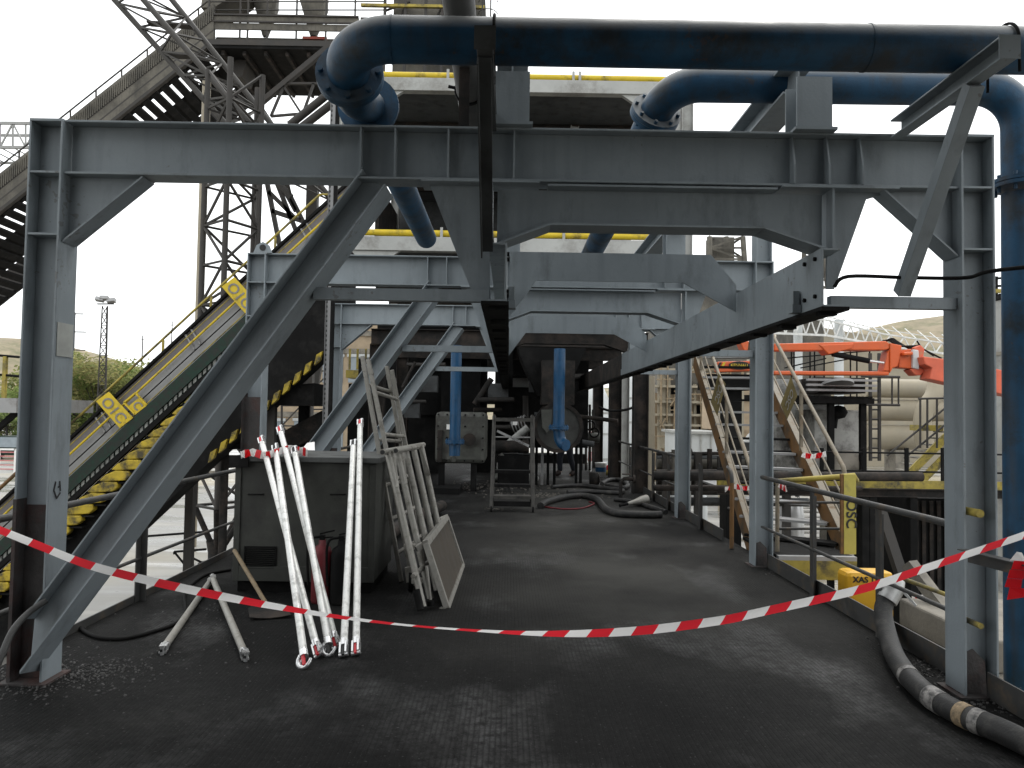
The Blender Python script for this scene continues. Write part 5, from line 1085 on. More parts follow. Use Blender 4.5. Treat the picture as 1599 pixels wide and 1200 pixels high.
def leafmat(n, c):
    m = bpy.data.materials.new(n); m.use_nodes = True; t = m.node_tree; b = t.nodes['Principled BSDF']; N = t.nodes.new; L = t.links.new
    g = N('ShaderNodeNewGeometry'); r = N('ShaderNodeValToRGB'); r.color_ramp.elements[0].color = (c[0]*0.6, c[1]*0.62, c[2]*0.6, 1); r.color_ramp.elements[1].color = (c[0]*1.4, c[1]*1.35, c[2]*1.2, 1)
    L(g.outputs['Random Per Island'], r.inputs[0]); L(r.outputs[0], b.inputs['Base Color']); b.inputs['Roughness'].default_value = 0.7
    tr = N('ShaderNodeBsdfTranslucent'); L(r.outputs[0], tr.inputs['Color']); ms_ = N('ShaderNodeMixShader'); ms_.inputs[0].default_value = 0.45; L(b.outputs[0], ms_.inputs[1]); L(tr.outputs[0], ms_.inputs[2]); L(ms_.outputs[0], t.nodes['Material Output'].inputs['Surface']); return m
LEAF = [leafmat('olive_leaves', (0.23,0.25,0.10)), leafmat('mid_green_leaves', (0.19,0.25,0.09)), leafmat('dry_green_leaves', (0.28,0.27,0.13))]
def tree_proto(kind, seed, H):
    random.seed(seed); r = thing('tree', '', 'tree', (0,0,0), 'trees along the far left yard edge')
    tk = MB(); tk.tube([(0,0,0), (0.06*H*0.1,0,H*0.3), (0.1,0.05,H*0.6)], [0.035*H*0.5, 0.025*H*0.5, 0.01*H*0.5], 8)
    blobs = []
    for _ in range(20):
        a = random.uniform(0, 2*math.pi); rr = H*0.42*math.sqrt(random.random()); z = H*random.uniform(0.14, 0.90); k = 1 - 0.55*abs(z/H-0.5)
        c = V((rr*k*math.cos(a), rr*k*math.sin(a), z)); blobs.append((c, H*random.uniform(0.10, 0.17))); tk.tube([V((0,0,H*random.uniform(0.2,0.4))), c*0.6+V((0,0,c.z*0.35)), c], [0.012*H*0.4, 0.007*H*0.4, 0.003*H*0.4], 5)
    tk.build('trunk', LAT, r); lf = MB()
    for c, R in blobs:
        for _ in range(260):
            d = V((random.gauss(0,1), random.gauss(0,1), random.gauss(0,1))).normalized()*R*random.uniform(0.45,1.12); p = c + V((d.x, d.y, d.z*0.8)); s = H*random.uniform(0.007, 0.015)
            u = V((random.gauss(0,1), random.gauss(0,1), random.gauss(0,1))).normalized(); v = u.orthogonal().normalized(); lf.add([p-u*s-v*s*0.6, p+u*s-v*s*0.6, p+u*s+v*s*0.6, p-u*s+v*s*0.6], [(0,1,2,3)])
    lf.build('crown', LEAF[kind], r); return r
protos = [tree_proto(0, 1, 10.0), tree_proto(1, 2, 10.0), tree_proto(2, 3, 10.0)]
tl_ = [(95,560,92,0,'tree half hidden behind the nearest left column'),(118,552,86,1,'bushy green tree just right of the nearest left column'),(140,548,95,0,'tree left of the floodlight mast, taller than its neighbours'),(158,560,84,2,'dry green tree right behind the floodlight mast'),(182,556,90,1,'green tree first to the right of the floodlight mast'),(204,562,88,0,'olive tree second to the right of the floodlight mast'),(226,568,94,2,'dry green tree below the left aerial mast'),(250,562,96,0,'olive tree touching the yellow conveyor handrail'),(275,560,104,2,'dry tree behind the conveyor handrail, farthest right'),(14,606,80,1,'tree behind the yellow posted platform at the left edge'),(42,600,88,0,'olive tree between the left platform and the nearest column'),(-25,600,84,2,'dry tree cut by the left picture edge')]
for i, (px, py, y, k, lab) in enumerate(tl_):
    first = not protos[k].get('used'); o = protos[k] if first else copy_tree(protos[k]); protos[k]['used'] = 1
    tp = P(px, py, y); s = (tp.z-GZ)/10.0; o.location = (tp.x, y, GZ); o.scale = (s*1.3, s*1.3, s); o.rotation_euler = (0,0,random.uniform(0,6.2)); o['label'] = lab
for o in [q for q in bpy.data.objects if 'used' in q]: del o['used']
sc_ = [MB().add([], [])]
wl_ = thing('boundary_wall', 'low beige yard wall in front of the trees', 'wall', (P(180,690,72).x, 72, GZ)); MB().box((P(-60,690,72).x, 72, GZ), (P(330,690,72).x, 72.3, GZ+1.3)).build('wall', BRICK, wl_); MB().box((P(-60,690,72).x-0.1, 71.9, GZ+1.3005), (P(330,690,72).x+0.1, 72.4, GZ+1.45)).build('coping', CONC, wl_)
def car(label, px, y, m, h=1.5, L=4.2, yaw=0):
    c = P(px, 650, y); r = thing('parked_vehicle', label, 'vehicle', (c.x, y, GZ)); B = V((c.x, y, GZ))
    body = MB().prism([B+V(q) for q in ((-L/2,0,0.35),(-L/2,0,0.85),(-L*0.46,0,0.95),(-L*0.25,0,1.0),(-L*0.13,0,h),(L*0.32,0,h),(L*0.46,0,1.0),(L/2,0,0.9),(L/2,0,0.35))], (0,1.7,0)); body.build('body', m, r, bevel=0.08)
    MB().prism([B+V(q)+V((0,-0.86,0)) for q in ((-L*0.21,0,1.03),(-L*0.115,0,h-0.1),(L*0.29,0,h-0.1),(L*0.40,0,1.03))], (0,0.03,0)).build('window', GLASSM, r)
    for dx in (-L*0.31, L*0.31):
        for dy in (-0.8, 0.8):
            t = MB().disc(B+V((dx,dy,0.33)), (0,1,0), 0.33, 0.22, 20).build('wheel', RUBBER, r); MB().disc(B+V((dx,dy*1.15,0.33)), (0,1,0), 0.19, 0.05, 14).build('rim', GALV, t)
    return r
car('white car parked near the wall, seen between the nearest left column and the conveyor', 122, 66, WHITE); car('dark green van at the left edge beyond the fence', 20, 68, GREEN, 2.0, 4.8)
bb = thing('brick_building', 'beige brick building with shuttered windows behind the conveyor end', 'building', (P(500,700,42).x, 42, GZ))
xa, xb = P(405,600,42).x, P(600,600,42).x; z0, z1 = GZ, P(500,480,42).z
MB().box((xa, 42, z0), (xb, 50, z1)).build('wall', BRICK, bb)
for py in (520, 548, 648): z = P(500,py,42).z; MB().box((xa-0.05, 41.9, z-0.14), (xb, 41.99, z+0.14)).build('string_course', CONC, bb)
for px in (428, 475, 520, 560):
    for py in (590, 690):
        c_ = P(px, py-12, 42); MB().box((c_.x-0.55, 41.94, c_.z-0.7), (c_.x+0.55, 41.99, c_.z+0.7)).build('window', GLASSM, bb); MB().box((c_.x-0.62, 41.88, c_.z+0.705), (c_.x+0.62, 41.985, c_.z+0.86)).build('shutter_box', WHITEW, bb)
lw = thing('lattice_stand', 'thin lattice stand and pipes before the brick building', 'lattice', (P(490,700,32).x, 32, GZ)); t_ = MB()
lattice(t_, [P(440,760,32), P(470,760,32)], [P(440,540,32), P(470,540,32)], 7, 0.05, 0.05); lattice(t_, [P(480,760,30), P(515,760,30)], [P(490,520,30), P(520,520,30)], 8, 0.05, 0.05)
t_.build('lattice', LAT, lw); MB().bar(P(500,560,28), P(490,620,28), 0.22, 0.22, (0,1,0)).build('post', LAT, lw)
yp = thing('yellow_walkway', 'yellow railed walkway glimpsed behind the ladders', 'walkway', P(560, 595, 24)); MB().box((P(540,580,24).x, 24, P(540,590,24).z), (P(600,580,24).x, 25, P(540,578,24).z)).build('deck', YELD, yp)
for px in (546, 558, 571, 586): MB().box((P(px,560,24).x-0.03, 24, P(px,577.5,24).z), (P(px,560,24).x+0.03, 24.06, P(px,545,24).z)).build('post', YELD, yp)
# ================================================================ RIGHT: stair beyond the deck
st = thing('steel_stair', 'ochre steel stair with worn handrails beyond the right deck edge', 'stair', PZ(1240, 870, 0.0))
# stringers climb away from the viewer
ls, le = PZ(1172, 853, 0.02), P(1082, 545, 12.2); rs, re_ = P(1312, 853, 8.75), P(1200, 520, 11.3)
sl_l = V((ls.x, ls.y, 0.05)); dl = V((le.x-ls.x, le.y-ls.y, le.z-ls.z))
wid = 0.80
b0 = V((3.0, 9.45, 0.03)); 
# solve one straight flight: same run and rise on both sides
run, rise = 2.35, 3.1
lx = PZ(1172, 853, 0.03).x; ly = 9.5; rx = P(1318, 862, 8.9).x; ry = 8.9
zl_, zr_ = P(1172, 853, ly).z, P(1318, 862, ry).z
z0s = 0.05
def spt(x, y0, t): return V((x, y0 + run*t, z0s + rise*t))
lx, rx = P(1172, 853, 9.5).x, P(1318, 862, 8.8).x
LY, RY = 9.5, 8.8
top_l, top_r = P(1085, 562, 13.4), P(1170, 540, 13.4)
LP, RP = V((lx, LY, P(1172,853,LY).z)), V((rx, RY, P(1318,862,RY).z))
for a, b, nm in ((LP, top_l, 'stringer'), (RP, top_r, 'stringer')):
    MB().bar(a, b, 0.035, 0.26, (0,0,1)).build(nm, OCHRE, st); MB().bar(a, b, 0.08, 0.014, (0,0,1), off=(0.02, 0.138)).build('stringer_flange', RAILT, st)
for i in range(14):
    t = (i+0.5)/14; a, b = LP.lerp(top_l, t), RP.lerp(top_r, t); z = (a.z+b.z)/2; a.z = b.z = z
    MB().bar(a, b, 0.24, 0.03, (0,0,1)).build('tread', GALV if i % 3 else BLACK, st)
for a, b, sgn in ((LP, top_l, -1), (RP, top_r, 1)):
    up = V((0,0,0.95)); pts = elbow(b+up, a+up+V((0,0,0)), a+V((0.02*sgn,-0.12,0.1)), 0.12, 6)
    MB().tube([b+up]+pts[1:]+[a+V((0,-0.1,0.0))], 0.026, 10).build('handrail', RAILT, st)
    for k in (0.35, 0.62): MB().tube([a+V((0,0,0.95*k)), b+V((0,0,0.95*k))], 0.012, 8).build('mid_rail', RAILT, st)
    for t in (0.35, 0.85): c = a.lerp(b, t); MB().bar(c+V((0,0,0.1)), c+V((0,0,0.93)), 0.04, 0.04, (0,1,0)).build('baluster', RAILT, st)
for (c0, c1, c2, c3), y in ((((1235,588),(1245,618),(1229,655),(1219,632)), 10.6), (((1122,583),(1133,600),(1120,650),(1110,628)), 11.3)):
    pq = [P(*q, y) for q in (c0, c1, c2, c3)]; s_ = MB().prism(pq, (0,0.012,0)).build('sign_plate', mat('dark_olive_plate', (0.11,0.085,0.03), 0.7, 0, 0.3, 6), st)
    text_part('sign_text', 'OSC', 0.13, sum(pq, V((0,0,0)))/4 + V((0,-0.012,0)), pq[3]-pq[0], pq[1]-pq[0], GREYLET, s_)
# landing: yellow faced platform beside the deck
a, b = P(1213, 868, 8.35), P(1335, 905, 8.35)
zl0, zl1 = P(1260,868,8.35).z, P(1260,904,8.35).z
MB().box((2.93, 8.38, zl0-0.035), (b.x, 9.6, zl0-0.003)).build('landing_deck', BLACK, st)
MB().box((2.925, 8.30, zl1), (b.x, 8.37, zl0-0.045)).build('landing_fascia', YELD, st)
MB().box((2.925, 8.30, zl0-0.0445), (b.x, 8.375, zl0)).build('landing_edge', GALV, st)
yp_ = thing('post_sign', 'tall yellow post plate with black vertical letters beside the stair foot', 'sign', (P(1327,860,8.2).x, 8.2, 0.0))
a, b = P(1318, 741, 8.2), P(1337, 866, 8.2)
MB().box((a.x, 8.2, b.z), (b.x, 8.23, a.z)).build('plate', mat('pale_yellow_paint', (0.42,0.36,0.08), 0.6, 0, 0.15, 4, (0.2,0.18,0.08), 0.3, 4), yp_)
MB().box((a.x-0.03, 8.205, b.z), (a.x-0.001, 8.24, a.z)).build('side', OCHRE, yp_)
c_ = P(1329, 803, 8.195); text_part('letters', 'OSC', 0.155, c_, (0,0,-1), (1,0,0), LETTER, yp_)
gr = thing('gate_rail', 'pale pipe gate rail at the stair landing, level with the yellow post', 'railing', P(1270, 870, 8.9), 'railings of the deck')
a, b = P(1214, 752, 8.6), P(1335, 743, 8.3); MB().tube([a+V((-0.02,0.3,-0.05)), a, b, b+V((0.06,0.1,-0.06))], 0.03, 10).build('top_bar', YELD, gr)
for py in (787, 828): MB().tube([P(1214,py-2,8.6), P(1322,py-2,8.3)], 0.015, 8).build('bar', RAILB, gr)
MB().tube([a, V((a.x, a.y, -0.02))], 0.024, 8).build('post', RAILT, gr)
# tape scraps tied on stairs and rails
for k, (pts, lab) in enumerate((([(1132,765,9.6),(1148,760,9.5),(1160,763,9.5),(1176,762,9.6)], 'strip of tape tied across the stair foot by the bent rail'), ([(1252,711,9.4),(1270,713,9.3),(1290,709,9.3)], 'strip of tape tied across the stair handrails'), ([(1216,757,8.3),(1222,761,8.3),(1228,764,8.3)], 'scrap of tape hanging under the pale gate rail'), ([(1424,935,7.0),(1440,932,7.0),(1462,930,6.9),(1480,927,6.9)], 'strip of striped tape behind the hose coupling'))):
    crumple('barrier_tape', lab, [P(*q) for q in pts], 0.07 if k < 3 else 0.035, 30+k)
# beams and compressor beyond right rail
cm = thing('compressor', 'yellow compressor canopy with black lettering below the deck edge', 'compressor', P(1355, 930, 8.4))
a, b = P(1322, 893, 7.6), P(1398, 942, 7.6)
MB().box((a.x, 7.6, GZ+0.3), (b.x, 7.85, a.z-0.0)).build('canopy', mat('compressor_yellow', (0.62,0.34,0.02), 0.45, 0, 0.08), cm, bevel=0.05)
text_part('lettering', 'XAS 1', 0.082, P(1349, 906, 7.595), (1,0,0), (0,0,1), LETTER, cm)
for dx in (0.1, 0.4): MB().disc((a.x+dx, 7.75, GZ+0.3), (1,0,0), 0.3, 0.1, 16).build('wheel', RUBBER, cm)
# walkway girders to the right with railing
wk = thing('side_walkway', 'grey girder walkway with thin railing crossing behind the right rail', 'walkway', P(1400, 770, 13))
a, b = P(1020, 765, 13.2), P(1640, 782, 13.2)
z1, z0 = P(1330, 764, 13).z, P(1330, 777, 13).z
MB().isec((3.6, 13.2, (z0+z1)/2), (11, 13.2, (z0+z1)/2), z1-z0, 0.14).build('girder', DIRTY, wk)
MB().box((3.6, 13.28, z1-0.03), (11, 14.4, z1+0.0)).build('deck', GALV, wk); MB().box((3.6, 13.22, z1+0.001), (11, 13.27, z1+0.14)).build('kickboard', YELD, wk)
for py in (708, 737): z = P(1400,py,13.2).z; MB().tube([(3.6,13.25,z),(11,13.25,z)], 0.016, 8).build('rail', BLACK, wk)
for px in (1060, 1135, 1180, 1285, 1351, 1418, 1475): x = P(px,730,13.2).x; MB().box((x-0.03,13.23,z1+0.001),(x+0.03,13.27,P(px,700,13.2).z)).build('post', BLACK, wk)
MB().tube([P(1020,743,12.6), P(1440,745,12.6)], 0.075, 14).build('pipe', DIRTY, wk)
MB().tube([P(1020,762,12.9), P(1345,764,12.9)], 0.05, 12).build('lower_pipe', DIRTY, wk)
for px in (1350, 1362, 1425): x = P(px,800,13.2).x; MB().box((x-0.06,13.15,GZ),(x+0.06,13.28,z0-0.001)).build('leg', BLACK, wk)
MB().bar(P(1375,800,8.5), P(1408,900,8.2), 0.1, 0.1, (0,1,0)).build('strut', LAT, wk)
# sooty cabinet with a corrugated awning
aw = thing('pump_house', 'soot streaked white pump house under a black corrugated awning', 'pump house', P(1310, 760, 17))
SOOT = mat('sooty_white_sheet', (0.40,0.40,0.38), 0.7, 0, 0.25, 1.6, (0.07,0.065,0.06), 0.55, 1.2)
a, b = P(1272, 640, 17.4), P(1350, 770, 17.4)
MB().box((a.x, 17.4, 0.1), (b.x, 19.2, a.z)).build('wall', SOOT, aw)
a2, b2 = P(1215, 597, 18.5), P(1272, 720, 18.5); MB().box((a2.x, 18.6, 0.1), (P(1300,600,18.5).x, 20.5, P(1215,592,18.5).z)).build('rear_wall', SOOT, aw)
z_ = P(1300, 622, 16.8).z; x0_, x1_ = P(1238,622,16.5).x, P(1362,622,16.5).x
MB().box((x0_, 16.4, z_-0.12), (x1_, 18.3, z_)).build('awning', BLACK, aw)
cr = MB(); n_ = 9
for i in range(n_): x = x0_ + (x1_-x0_)*(i+0.25)/n_; cr.box((x, 16.38, z_+0.001), (x+(x1_-x0_)/n_*0.5, 18.3, z_+0.035))
cr.build('corrugation', BLACK, aw)
for px, py in ((1297, 660), (1347, 660)): p = P(px,py,16.6); MB().box((p.x-0.06,16.54,GZ),(p.x+0.06,16.66,z_-0.121)).build('post', BLACK, aw)
p = P(1312, 644, 17.0); MB().lathe(p+V((0,0.1,0)), [(0,0.16),(0.14,0.12),(0.2,0),(0.14,-0.12),(0,-0.16)], 14).build('lamp', BLACK, aw); MB().tube([p+V((-0.05,0.1,-0.12)), p+V((-0.08,0.1,-0.36))], 0.05, 8).build('lamp_arm', BLACK, aw)
MB().tube([P(1300,700,16.9)+V((0,0,-2))] + elbow(P(1302,760,16.9), P(1302,695,16.9), P(1345,735,16.9), 0.3, 8), 0.27, 14).build('duct', CONC, aw)
u0, u1 = P(1272,590,17.8), P(1345,615,17.8); MB().box((u0.x,17.6,u1.z),(u1.x,19,u0.z)).build('roof_unit', DIRTY, aw)
for py in (594, 602, 610): z = P(1300,py,17.5).z; MB().box((u0.x-0.3,17.45,z-0.02),(u1.x+0.2,17.55,z+0.03)).build('unit_rail', GALV, aw)
q = P(1310,600,17.4); MB().disc(q+V((0,0.08,0)), (0,0.3,1), 0.35, 0.06, 20).build('fan_rim', GALV, aw)
# ladder with cage to the right of the awning
lg = thing('access_ladder', 'vertical steel ladder with guard rails right of the awning', 'ladder', P(1366, 720, 18)); m_ = MB()
for px in (1359, 1373): m_.box((P(px,650,18).x-0.03, 17.97, P(px,720,18).z), (P(px,650,18).x+0.03, 18.03, P(px,552,18).z))
m_.build('stile', LAT, lg); m_ = MB()
for py in range(565, 716, 15): m_.tube([P(1359,py,18), P(1373,py,18)], 0.02, 6)
m_.build('rungs', LAT, lg); m_ = MB()
for py in (588, 632): m_.tube([P(1345,py,17.8), P(1405,py+1,17.8)], 0.03, 8)
for px in (1393, 1403): m_.tube([P(px,588,17.8), P(px,632,17.8)], 0.022, 6)
m_.build('guard', LAT, lg)
# thin service frame behind the orange boom
fr = thing('service_frame', 'thin dark pipe frame standing behind the orange boom', 'frame', P(1280, 600, 21)); m_ = MB()
for px in (1236, 1240, 1265, 1272, 1287, 1328, 1338, 1358): m_.tube([P(px,620,21), P(px,540,21)], 0.022, 6)
for a, b in (((1225,575),(1290,560)), ((1225,560),(1360,548)), ((1225,581),(1360,585)), ((1250,575),(1330,560))): m_.tube([P(*a,21), P(*b,21)], 0.018, 6)
m_.build('pipes', BLACK, fr)
# orange boom machine
YO = 15.4
ob = thing('orange_boom', 'folded orange boom machine with hydraulic ram and black hoses', 'boom machine', P(1300, 620, YO))
def opoly(pts, m, nm, th=0.3, y=YO): return MB().prism([P(x, yy, y) for x, yy in pts], (0,th,0)).build(nm, m, ob, bevel=0.02)
opoly([(1205,538),(1378,534),(1383,537),(1383,546),(1376,548),(1205,549)], ORANGE, 'upper_arm'); opoly([(1274,540),(1328,538),(1324,546),(1288,555)], ORANGE, 'gusset', 0.36)
opoly([(1383.5,537),(1402,541),(1401,549),(1396,573),(1388,576),(1383.5,584)], ORANGE, 'knuckle', 0.34); opoly([(1205,580),(1383,581),(1383,587),(1205,586)], ORANGE, 'lower_arm')
opoly([(1381.5,549),(1383,549),(1383,580),(1375,580)], ORANGE, 'knuckle_web', 0.28)
opoly([(1398,548),(1418,546),(1420,577),(1398,575)], ORANGE, 'joint', 0.3, YO+0.05); opoly([(1402,552),(1416,551),(1416,556),(1402,557)], ORANGE, 'joint_rib', 0.5, YO); opoly([(1418.5,547),(1428,548),(1429,578),(1419,576)], WHITEW, 'counter_plate', 0.34)
opoly([(1421,544),(1432,540),(1438,546),(1436,560),(1429,563)], ORANGEF, 'pin_head', 0.3, YO+0.02); opoly([(1415,578),(1430,574),(1438,580),(1432,587),(1424,587)], ORANGEF, 'pin_foot', 0.3, YO+0.02)
opoly([(1433,558),(1475,563),(1530,574),(1599,588),(1599,624),(1530,612),(1475,600),(1443,593),(1447,576),(1436,570)], ORANGEF, 'outer_arm', 0.4, YO-0.2)
opoly([(1466,566),(1480,568),(1480,574),(1466,572)], CONC, 'mud_patch', 0.44, YO-0.2)
MB().tube([P(1300,553,YO-0.1), P(1357,564,YO-0.1)], 0.055, 12).build('ram', BLACK, ob); MB().tube([P(1357,564,YO-0.1), P(1380,567,YO-0.1)], 0.026, 10).build('ram_rod', CHROME, ob)
for i in range(5): MB().tube(spline([P(1376,534+i,YO), P(1388+i,532-i*0.7,YO-0.1), P(1402,540-i*1.4,YO-0.1+0.05*i), P(1420,541+i*0.8,YO), P(1434,540+i,YO)], 5), 0.02, 6).build('hydraulic_hose', BLACK, ob)
for a, b in (((1434,540),(1458,556)), ((1432,533),(1440,545)), ((1446,548),(1470,560))): MB().tube([P(*a,YO), P(*b,YO)], 0.018, 6).build('hydraulic_hose', BLACK, ob)
opoly([(1152,535),(1166,534),(1172,541),(1172,549),(1158,549)], ORANGE, 'boom_tip', 0.3)
s_ = opoly([(1118,566),(1180,564),(1180,580),(1118,582)], ORANGE, 'chassis_side', 0.25, YO+0.4)
e_ = MB(); c_ = P(1155, 571, YO+0.235); e_.add([c_ + V((0.22*math.cos(2*math.pi*i/24), 0, 0.085*math.sin(2*math.pi*i/24))) for i in range(24)] + [c_ + V((0.22*math.cos(2*math.pi*i/24), 0.012, 0.085*math.sin(2*math.pi*i/24))) for i in range(24)], [tuple(range(24))] + [(i,24+i,24+(i+1)%24,(i+1)%24) for i in range(24)])
e_ = e_.build('badge', LETTER, s_); text_part('badge_text', 'KENNALL', 0.085, c_+V((0,-0.006,0)), (1,0,0), (0,0,1), YEL, e_)
for k, dx in enumerate((-0.42, -0.34)): MB().prism([c_+V((dx-0.05,0,-0.05)), c_+V((dx+0.0,0,-0.05)), c_+V((dx+0.06,0,0.06)), c_+V((dx+0.01,0,0.06))], (0,0.012,0)).build('stripe', YEL if k else LETTER, s_)
MB().box((P(1118,600,YO).x, YO+0.5, P(1118,606,YO).z), (P(1200,600,YO).x, YO+1.5, P(1118,582,YO).z)).build('chassis', BLACK, ob)
MB().box((P(1150,640,YO).x, YO+0.7, GZ), (P(1175,640,YO).x, YO+1.2, P(1150,607,YO).z)).build('pedestal', BLACK, ob)
# beige ducts
for i, (py0, py1, x0, lab) in enumerate(((592, 621, 1352, 'top large beige duct of three stacked ones'), (624, 657, 1347, 'middle large beige duct of three stacked ones'), (663, 702, 1352, 'lowest large beige duct of three stacked ones'))):
    y = 33; r = (py1-py0)/2*y/FPX; c0 = P(x0, (py0+py1)/2, y); c1 = P(1640, (py0+py1)/2+3, y); d_ = thing('beige_duct', lab, 'duct', (c0.x, y, c0.z-r), 'large beige ducts behind the orange boom')
    MB().tube([c0, c1], r, 28).build('duct', BEIGEP, d_)
    for px in (x0+1, 1448): MB().disc(V((P(px,600,y).x, y, c0.z)), (1,0,0), r*1.08, 0.25, 28).build('ring', BEIGEP, d_)
    if i == 2: MB().box((P(1400,600,y).x-0.3, y-0.5, GZ), (P(1400,600,y).x+0.3, y+0.5, c0.z-r*0.98)).build('saddle', CONC, d_)
dd = thing('beige_duct', 'beige duct curling up to the ducts at the right', 'duct', P(1455, 690, 32), 'large beige ducts behind the orange boom')
MB().tube(spline([P(1462,598,31.5), P(1458,618,31.3), P(1444,640,31.2), P(1440,670,31.2), P(1446,700,31.2)], 6), 0.34, 16).build('duct', BEIGEP, dd)
# yellow stair
ys = thing('yellow_stair', 'yellow stringer stair with dark rails in front of the beige ducts', 'stair', P(1440, 730, 22))
for a, b in (((1418,742),(1500,660)), ((1432,758),(1510,680))): MB().bar(P(*a,22), P(*b,22), 0.06, 0.22, (0,0,1)).build('stringer', YELD, ys)
for i in range(8): t = (i+0.5)/8; MB().bar(P(1418,742,22).lerp(P(1500,660,22), t)+V((0,0.05,0)), P(1418,742,22).lerp(P(1500,660,22), t)+V((0.1,0.9,0)), 0.22, 0.04).build('tread', CONC, ys)
for a, b in (((1385,712),(1495,622)), ((1412,716),(1495,648))): MB().tube([P(*a,21.9), P(*b,21.9)], 0.03, 8).build('handrail', LAT, ys)
for px in (1437, 1448, 1463): MB().tube([P(px,700,21.8), P(px,624,21.8)], 0.03, 8).build('post', LAT, ys)
MB().tube([P(1434,623,21.8), P(1480,622,21.8)], 0.03, 8).build('top_rail', LAT, ys)
MB().box((P(1437,660,22.4).x, 22.3, P(1437,673,22.4).z), (P(1470,660,22.4).x, 23, P(1437,664,22.4).z)).build('landing', YELD, ys)
# pale tank house at far right
tk = thing('pale_silo', 'tall pale clad silo glimpsed between the nearest right column and the blue pipe', 'silo', P(1580, 800, 20)); a, b = P(1553, 470, 19), P(1640, 560, 19)
sx_, sy_, sr_ = P(1640,600,21).x, 21.0, 90*21/FPX*0.93
MB().lathe((sx_, sy_, 0), [(sr_, GZ), (sr_, P(1553,470,21).z)], 32).build('wall', GREYB, tk); MB().disc((sx_, sy_, P(1553,553,21).z), (0,0,1), sr_*1.02, 0.1, 32).build('ledge', CONC, tk)
MB().disc((sx_, sy_, P(1553,465,21).z), (0,0,1), sr_*1.03, 0.16, 32).build('roof_edge', BLACK, tk)
for py in (436, 448): MB().tube([P(1544,py,19), P(1660,py-8,19)], 0.03, 6).build('rail', BLACK, tk)
for px in (1556, 1568): MB().bar(P(px,462,19), P(px,432,19), 0.05, 0.05, (0,1,0)).build('rail_post', BLACK, tk)
for px in (1558, 1572): MB().bar(P(px,452,18.9), P(px,458,18.9), 0.15, 0.1, (0,1,0)).build('roof_clamp', YELD, tk)
# container, loader, worker, silver bags
cn = thing('dark_container', 'dark corrugated container below the walkway at the right', 'container', P(1460, 890, 14.6)); a, b = P(1431, 779, 14.4), P(1560, 900, 14.4)
MB().box((a.x, 14.5, GZ), (b.x, 17, a.z)).build('box', BLACK, cn); cr = MB(); x = a.x
while x < b.x: cr.box((x, 14.46, GZ+0.1), (x+0.07, 14.495, a.z-0.05)); x += 0.14
cr.build('corrugation', DIRTY, cn)
ld = thing('mini_loader', 'small grey loader with a red triangle and orange corners', 'loader', P(1390, 830, 30)); a, b = P(1377, 797, 30), P(1404, 823, 30)
MB().box((a.x, 30, b.z), (b.x, 33, a.z)).build('body', GALV, ld, bevel=0.08); gl = MB()
for i in range(8): z = b.z + 0.12 + i*(a.z-b.z-0.2)/8; gl.box((a.x+0.15, 29.96, z), (b.x-0.12, 29.995, z+0.035))
gl.build('grille', BLACK, ld); tr_ = P(1388, 810, 29.9); MB().prism([tr_+V((-0.22,0.02,-0.2)), tr_+V((0.22,0.02,-0.2)), tr_+V((0,0.02,0.2))], (0,0.02,0)).build('triangle', RED, ld)
for x in (a.x+0.02, b.x-0.02): MB().box((x-0.09, 29.94, b.z+0.15), (x+0.09, 29.99, a.z-0.1)).build('lamp_panel', ORANGE, ld)
MB().box((a.x+0.1, 30.3, a.z+0.001), (b.x-0.4, 31.8, a.z+0.5)).build('cab', WHITE, ld)
for x in (a.x+0.1, b.x-0.25):
    for y in (30.7, 32.4): MB().disc((x+0.07, y, GZ+0.32), (1,0,0), 0.32, 0.3, 18).build('wheel', RUBBER, ld)
pp = P(1410, 800, 33); figure('worker in a yellow green hi vis jacket bending beside the loader', V((pp.x, 33, GZ)), rad(-60), 0.25, (((-0.3,0.35,1.15),(-0.2,0.6,1.0)), ((0.3,0.35,1.15),(0.2,0.6,1.0))), HIVIS, DENIM, 0.8, WHITE)
for i, (px, py, lab) in enumerate(((1222, 838, 'silver wrapped bag, left of the two behind the stair'), (1244, 838, 'silver wrapped bag, right of the two behind the stair'))):
    p = P(px, py, 24); r = thing('wrapped_bag', lab, 'bag', (p.x, 24, p.z-0.5), 'silver bags behind the stair'); m_ = MB(); w_ = 10*24/FPX
    m_.lathe(V((p.x,24,GZ)), [(0.01,0),(w_*1.1,0.05),(w_*1.2,0.4),(w_*1.15,1.6),(w_*0.9,1.95),(w_*0.4,2.05),(0.01,2.06)], 8); m_.build('wrap', mat('silver_film', (0.45,0.45,0.45), 0.35, 0.4, 0.15, 6), r)
    MB().tube([V((p.x-w_*0.5,23.8,GZ+1.9)), V((p.x,23.9,GZ+2.25)), V((p.x+w_*0.5,23.8,GZ+1.9))], 0.02, 6).build('strap', BLACK, r)
# ledges bottom right
lgd = thing('concrete_plinth', 'dusty concrete plinth below the right deck edge', 'plinth', PZ(1450, 970, -0.5))
MB().box((3.0, 4.9, GZ), (5.2, 6.9, -0.22)).build('block', CONC, lgd, bevel=0.02); MB().box((3.5, 5.6, -0.2195), (5.2, 6.9, 0.02)).build('step', CONC, lgd, bevel=0.02); MB().box((3.0, 3.2, GZ), (5.4, 4.85, -0.55)).build('lower_block', CONC, lgd, bevel=0.02)
MB().bar(P(1420,880,6.9), P(1480,960,6.6), 0.12, 0.09, (0,0,1)).build('sloping_rail', CONC, lgd)
tag(MB().bar((2.935, 2.4, -0.25), (2.935, 5.2, -0.25), 0.02, 0.22).build('edge_plate', YELD), 'soiled yellow edge plate under the nearest right column', 'steel plate')
MB().tube([P(1405,902,6.4), P(1480,930,6.3)], 0.018, 8).build('striped_pole', YELD, lgd)
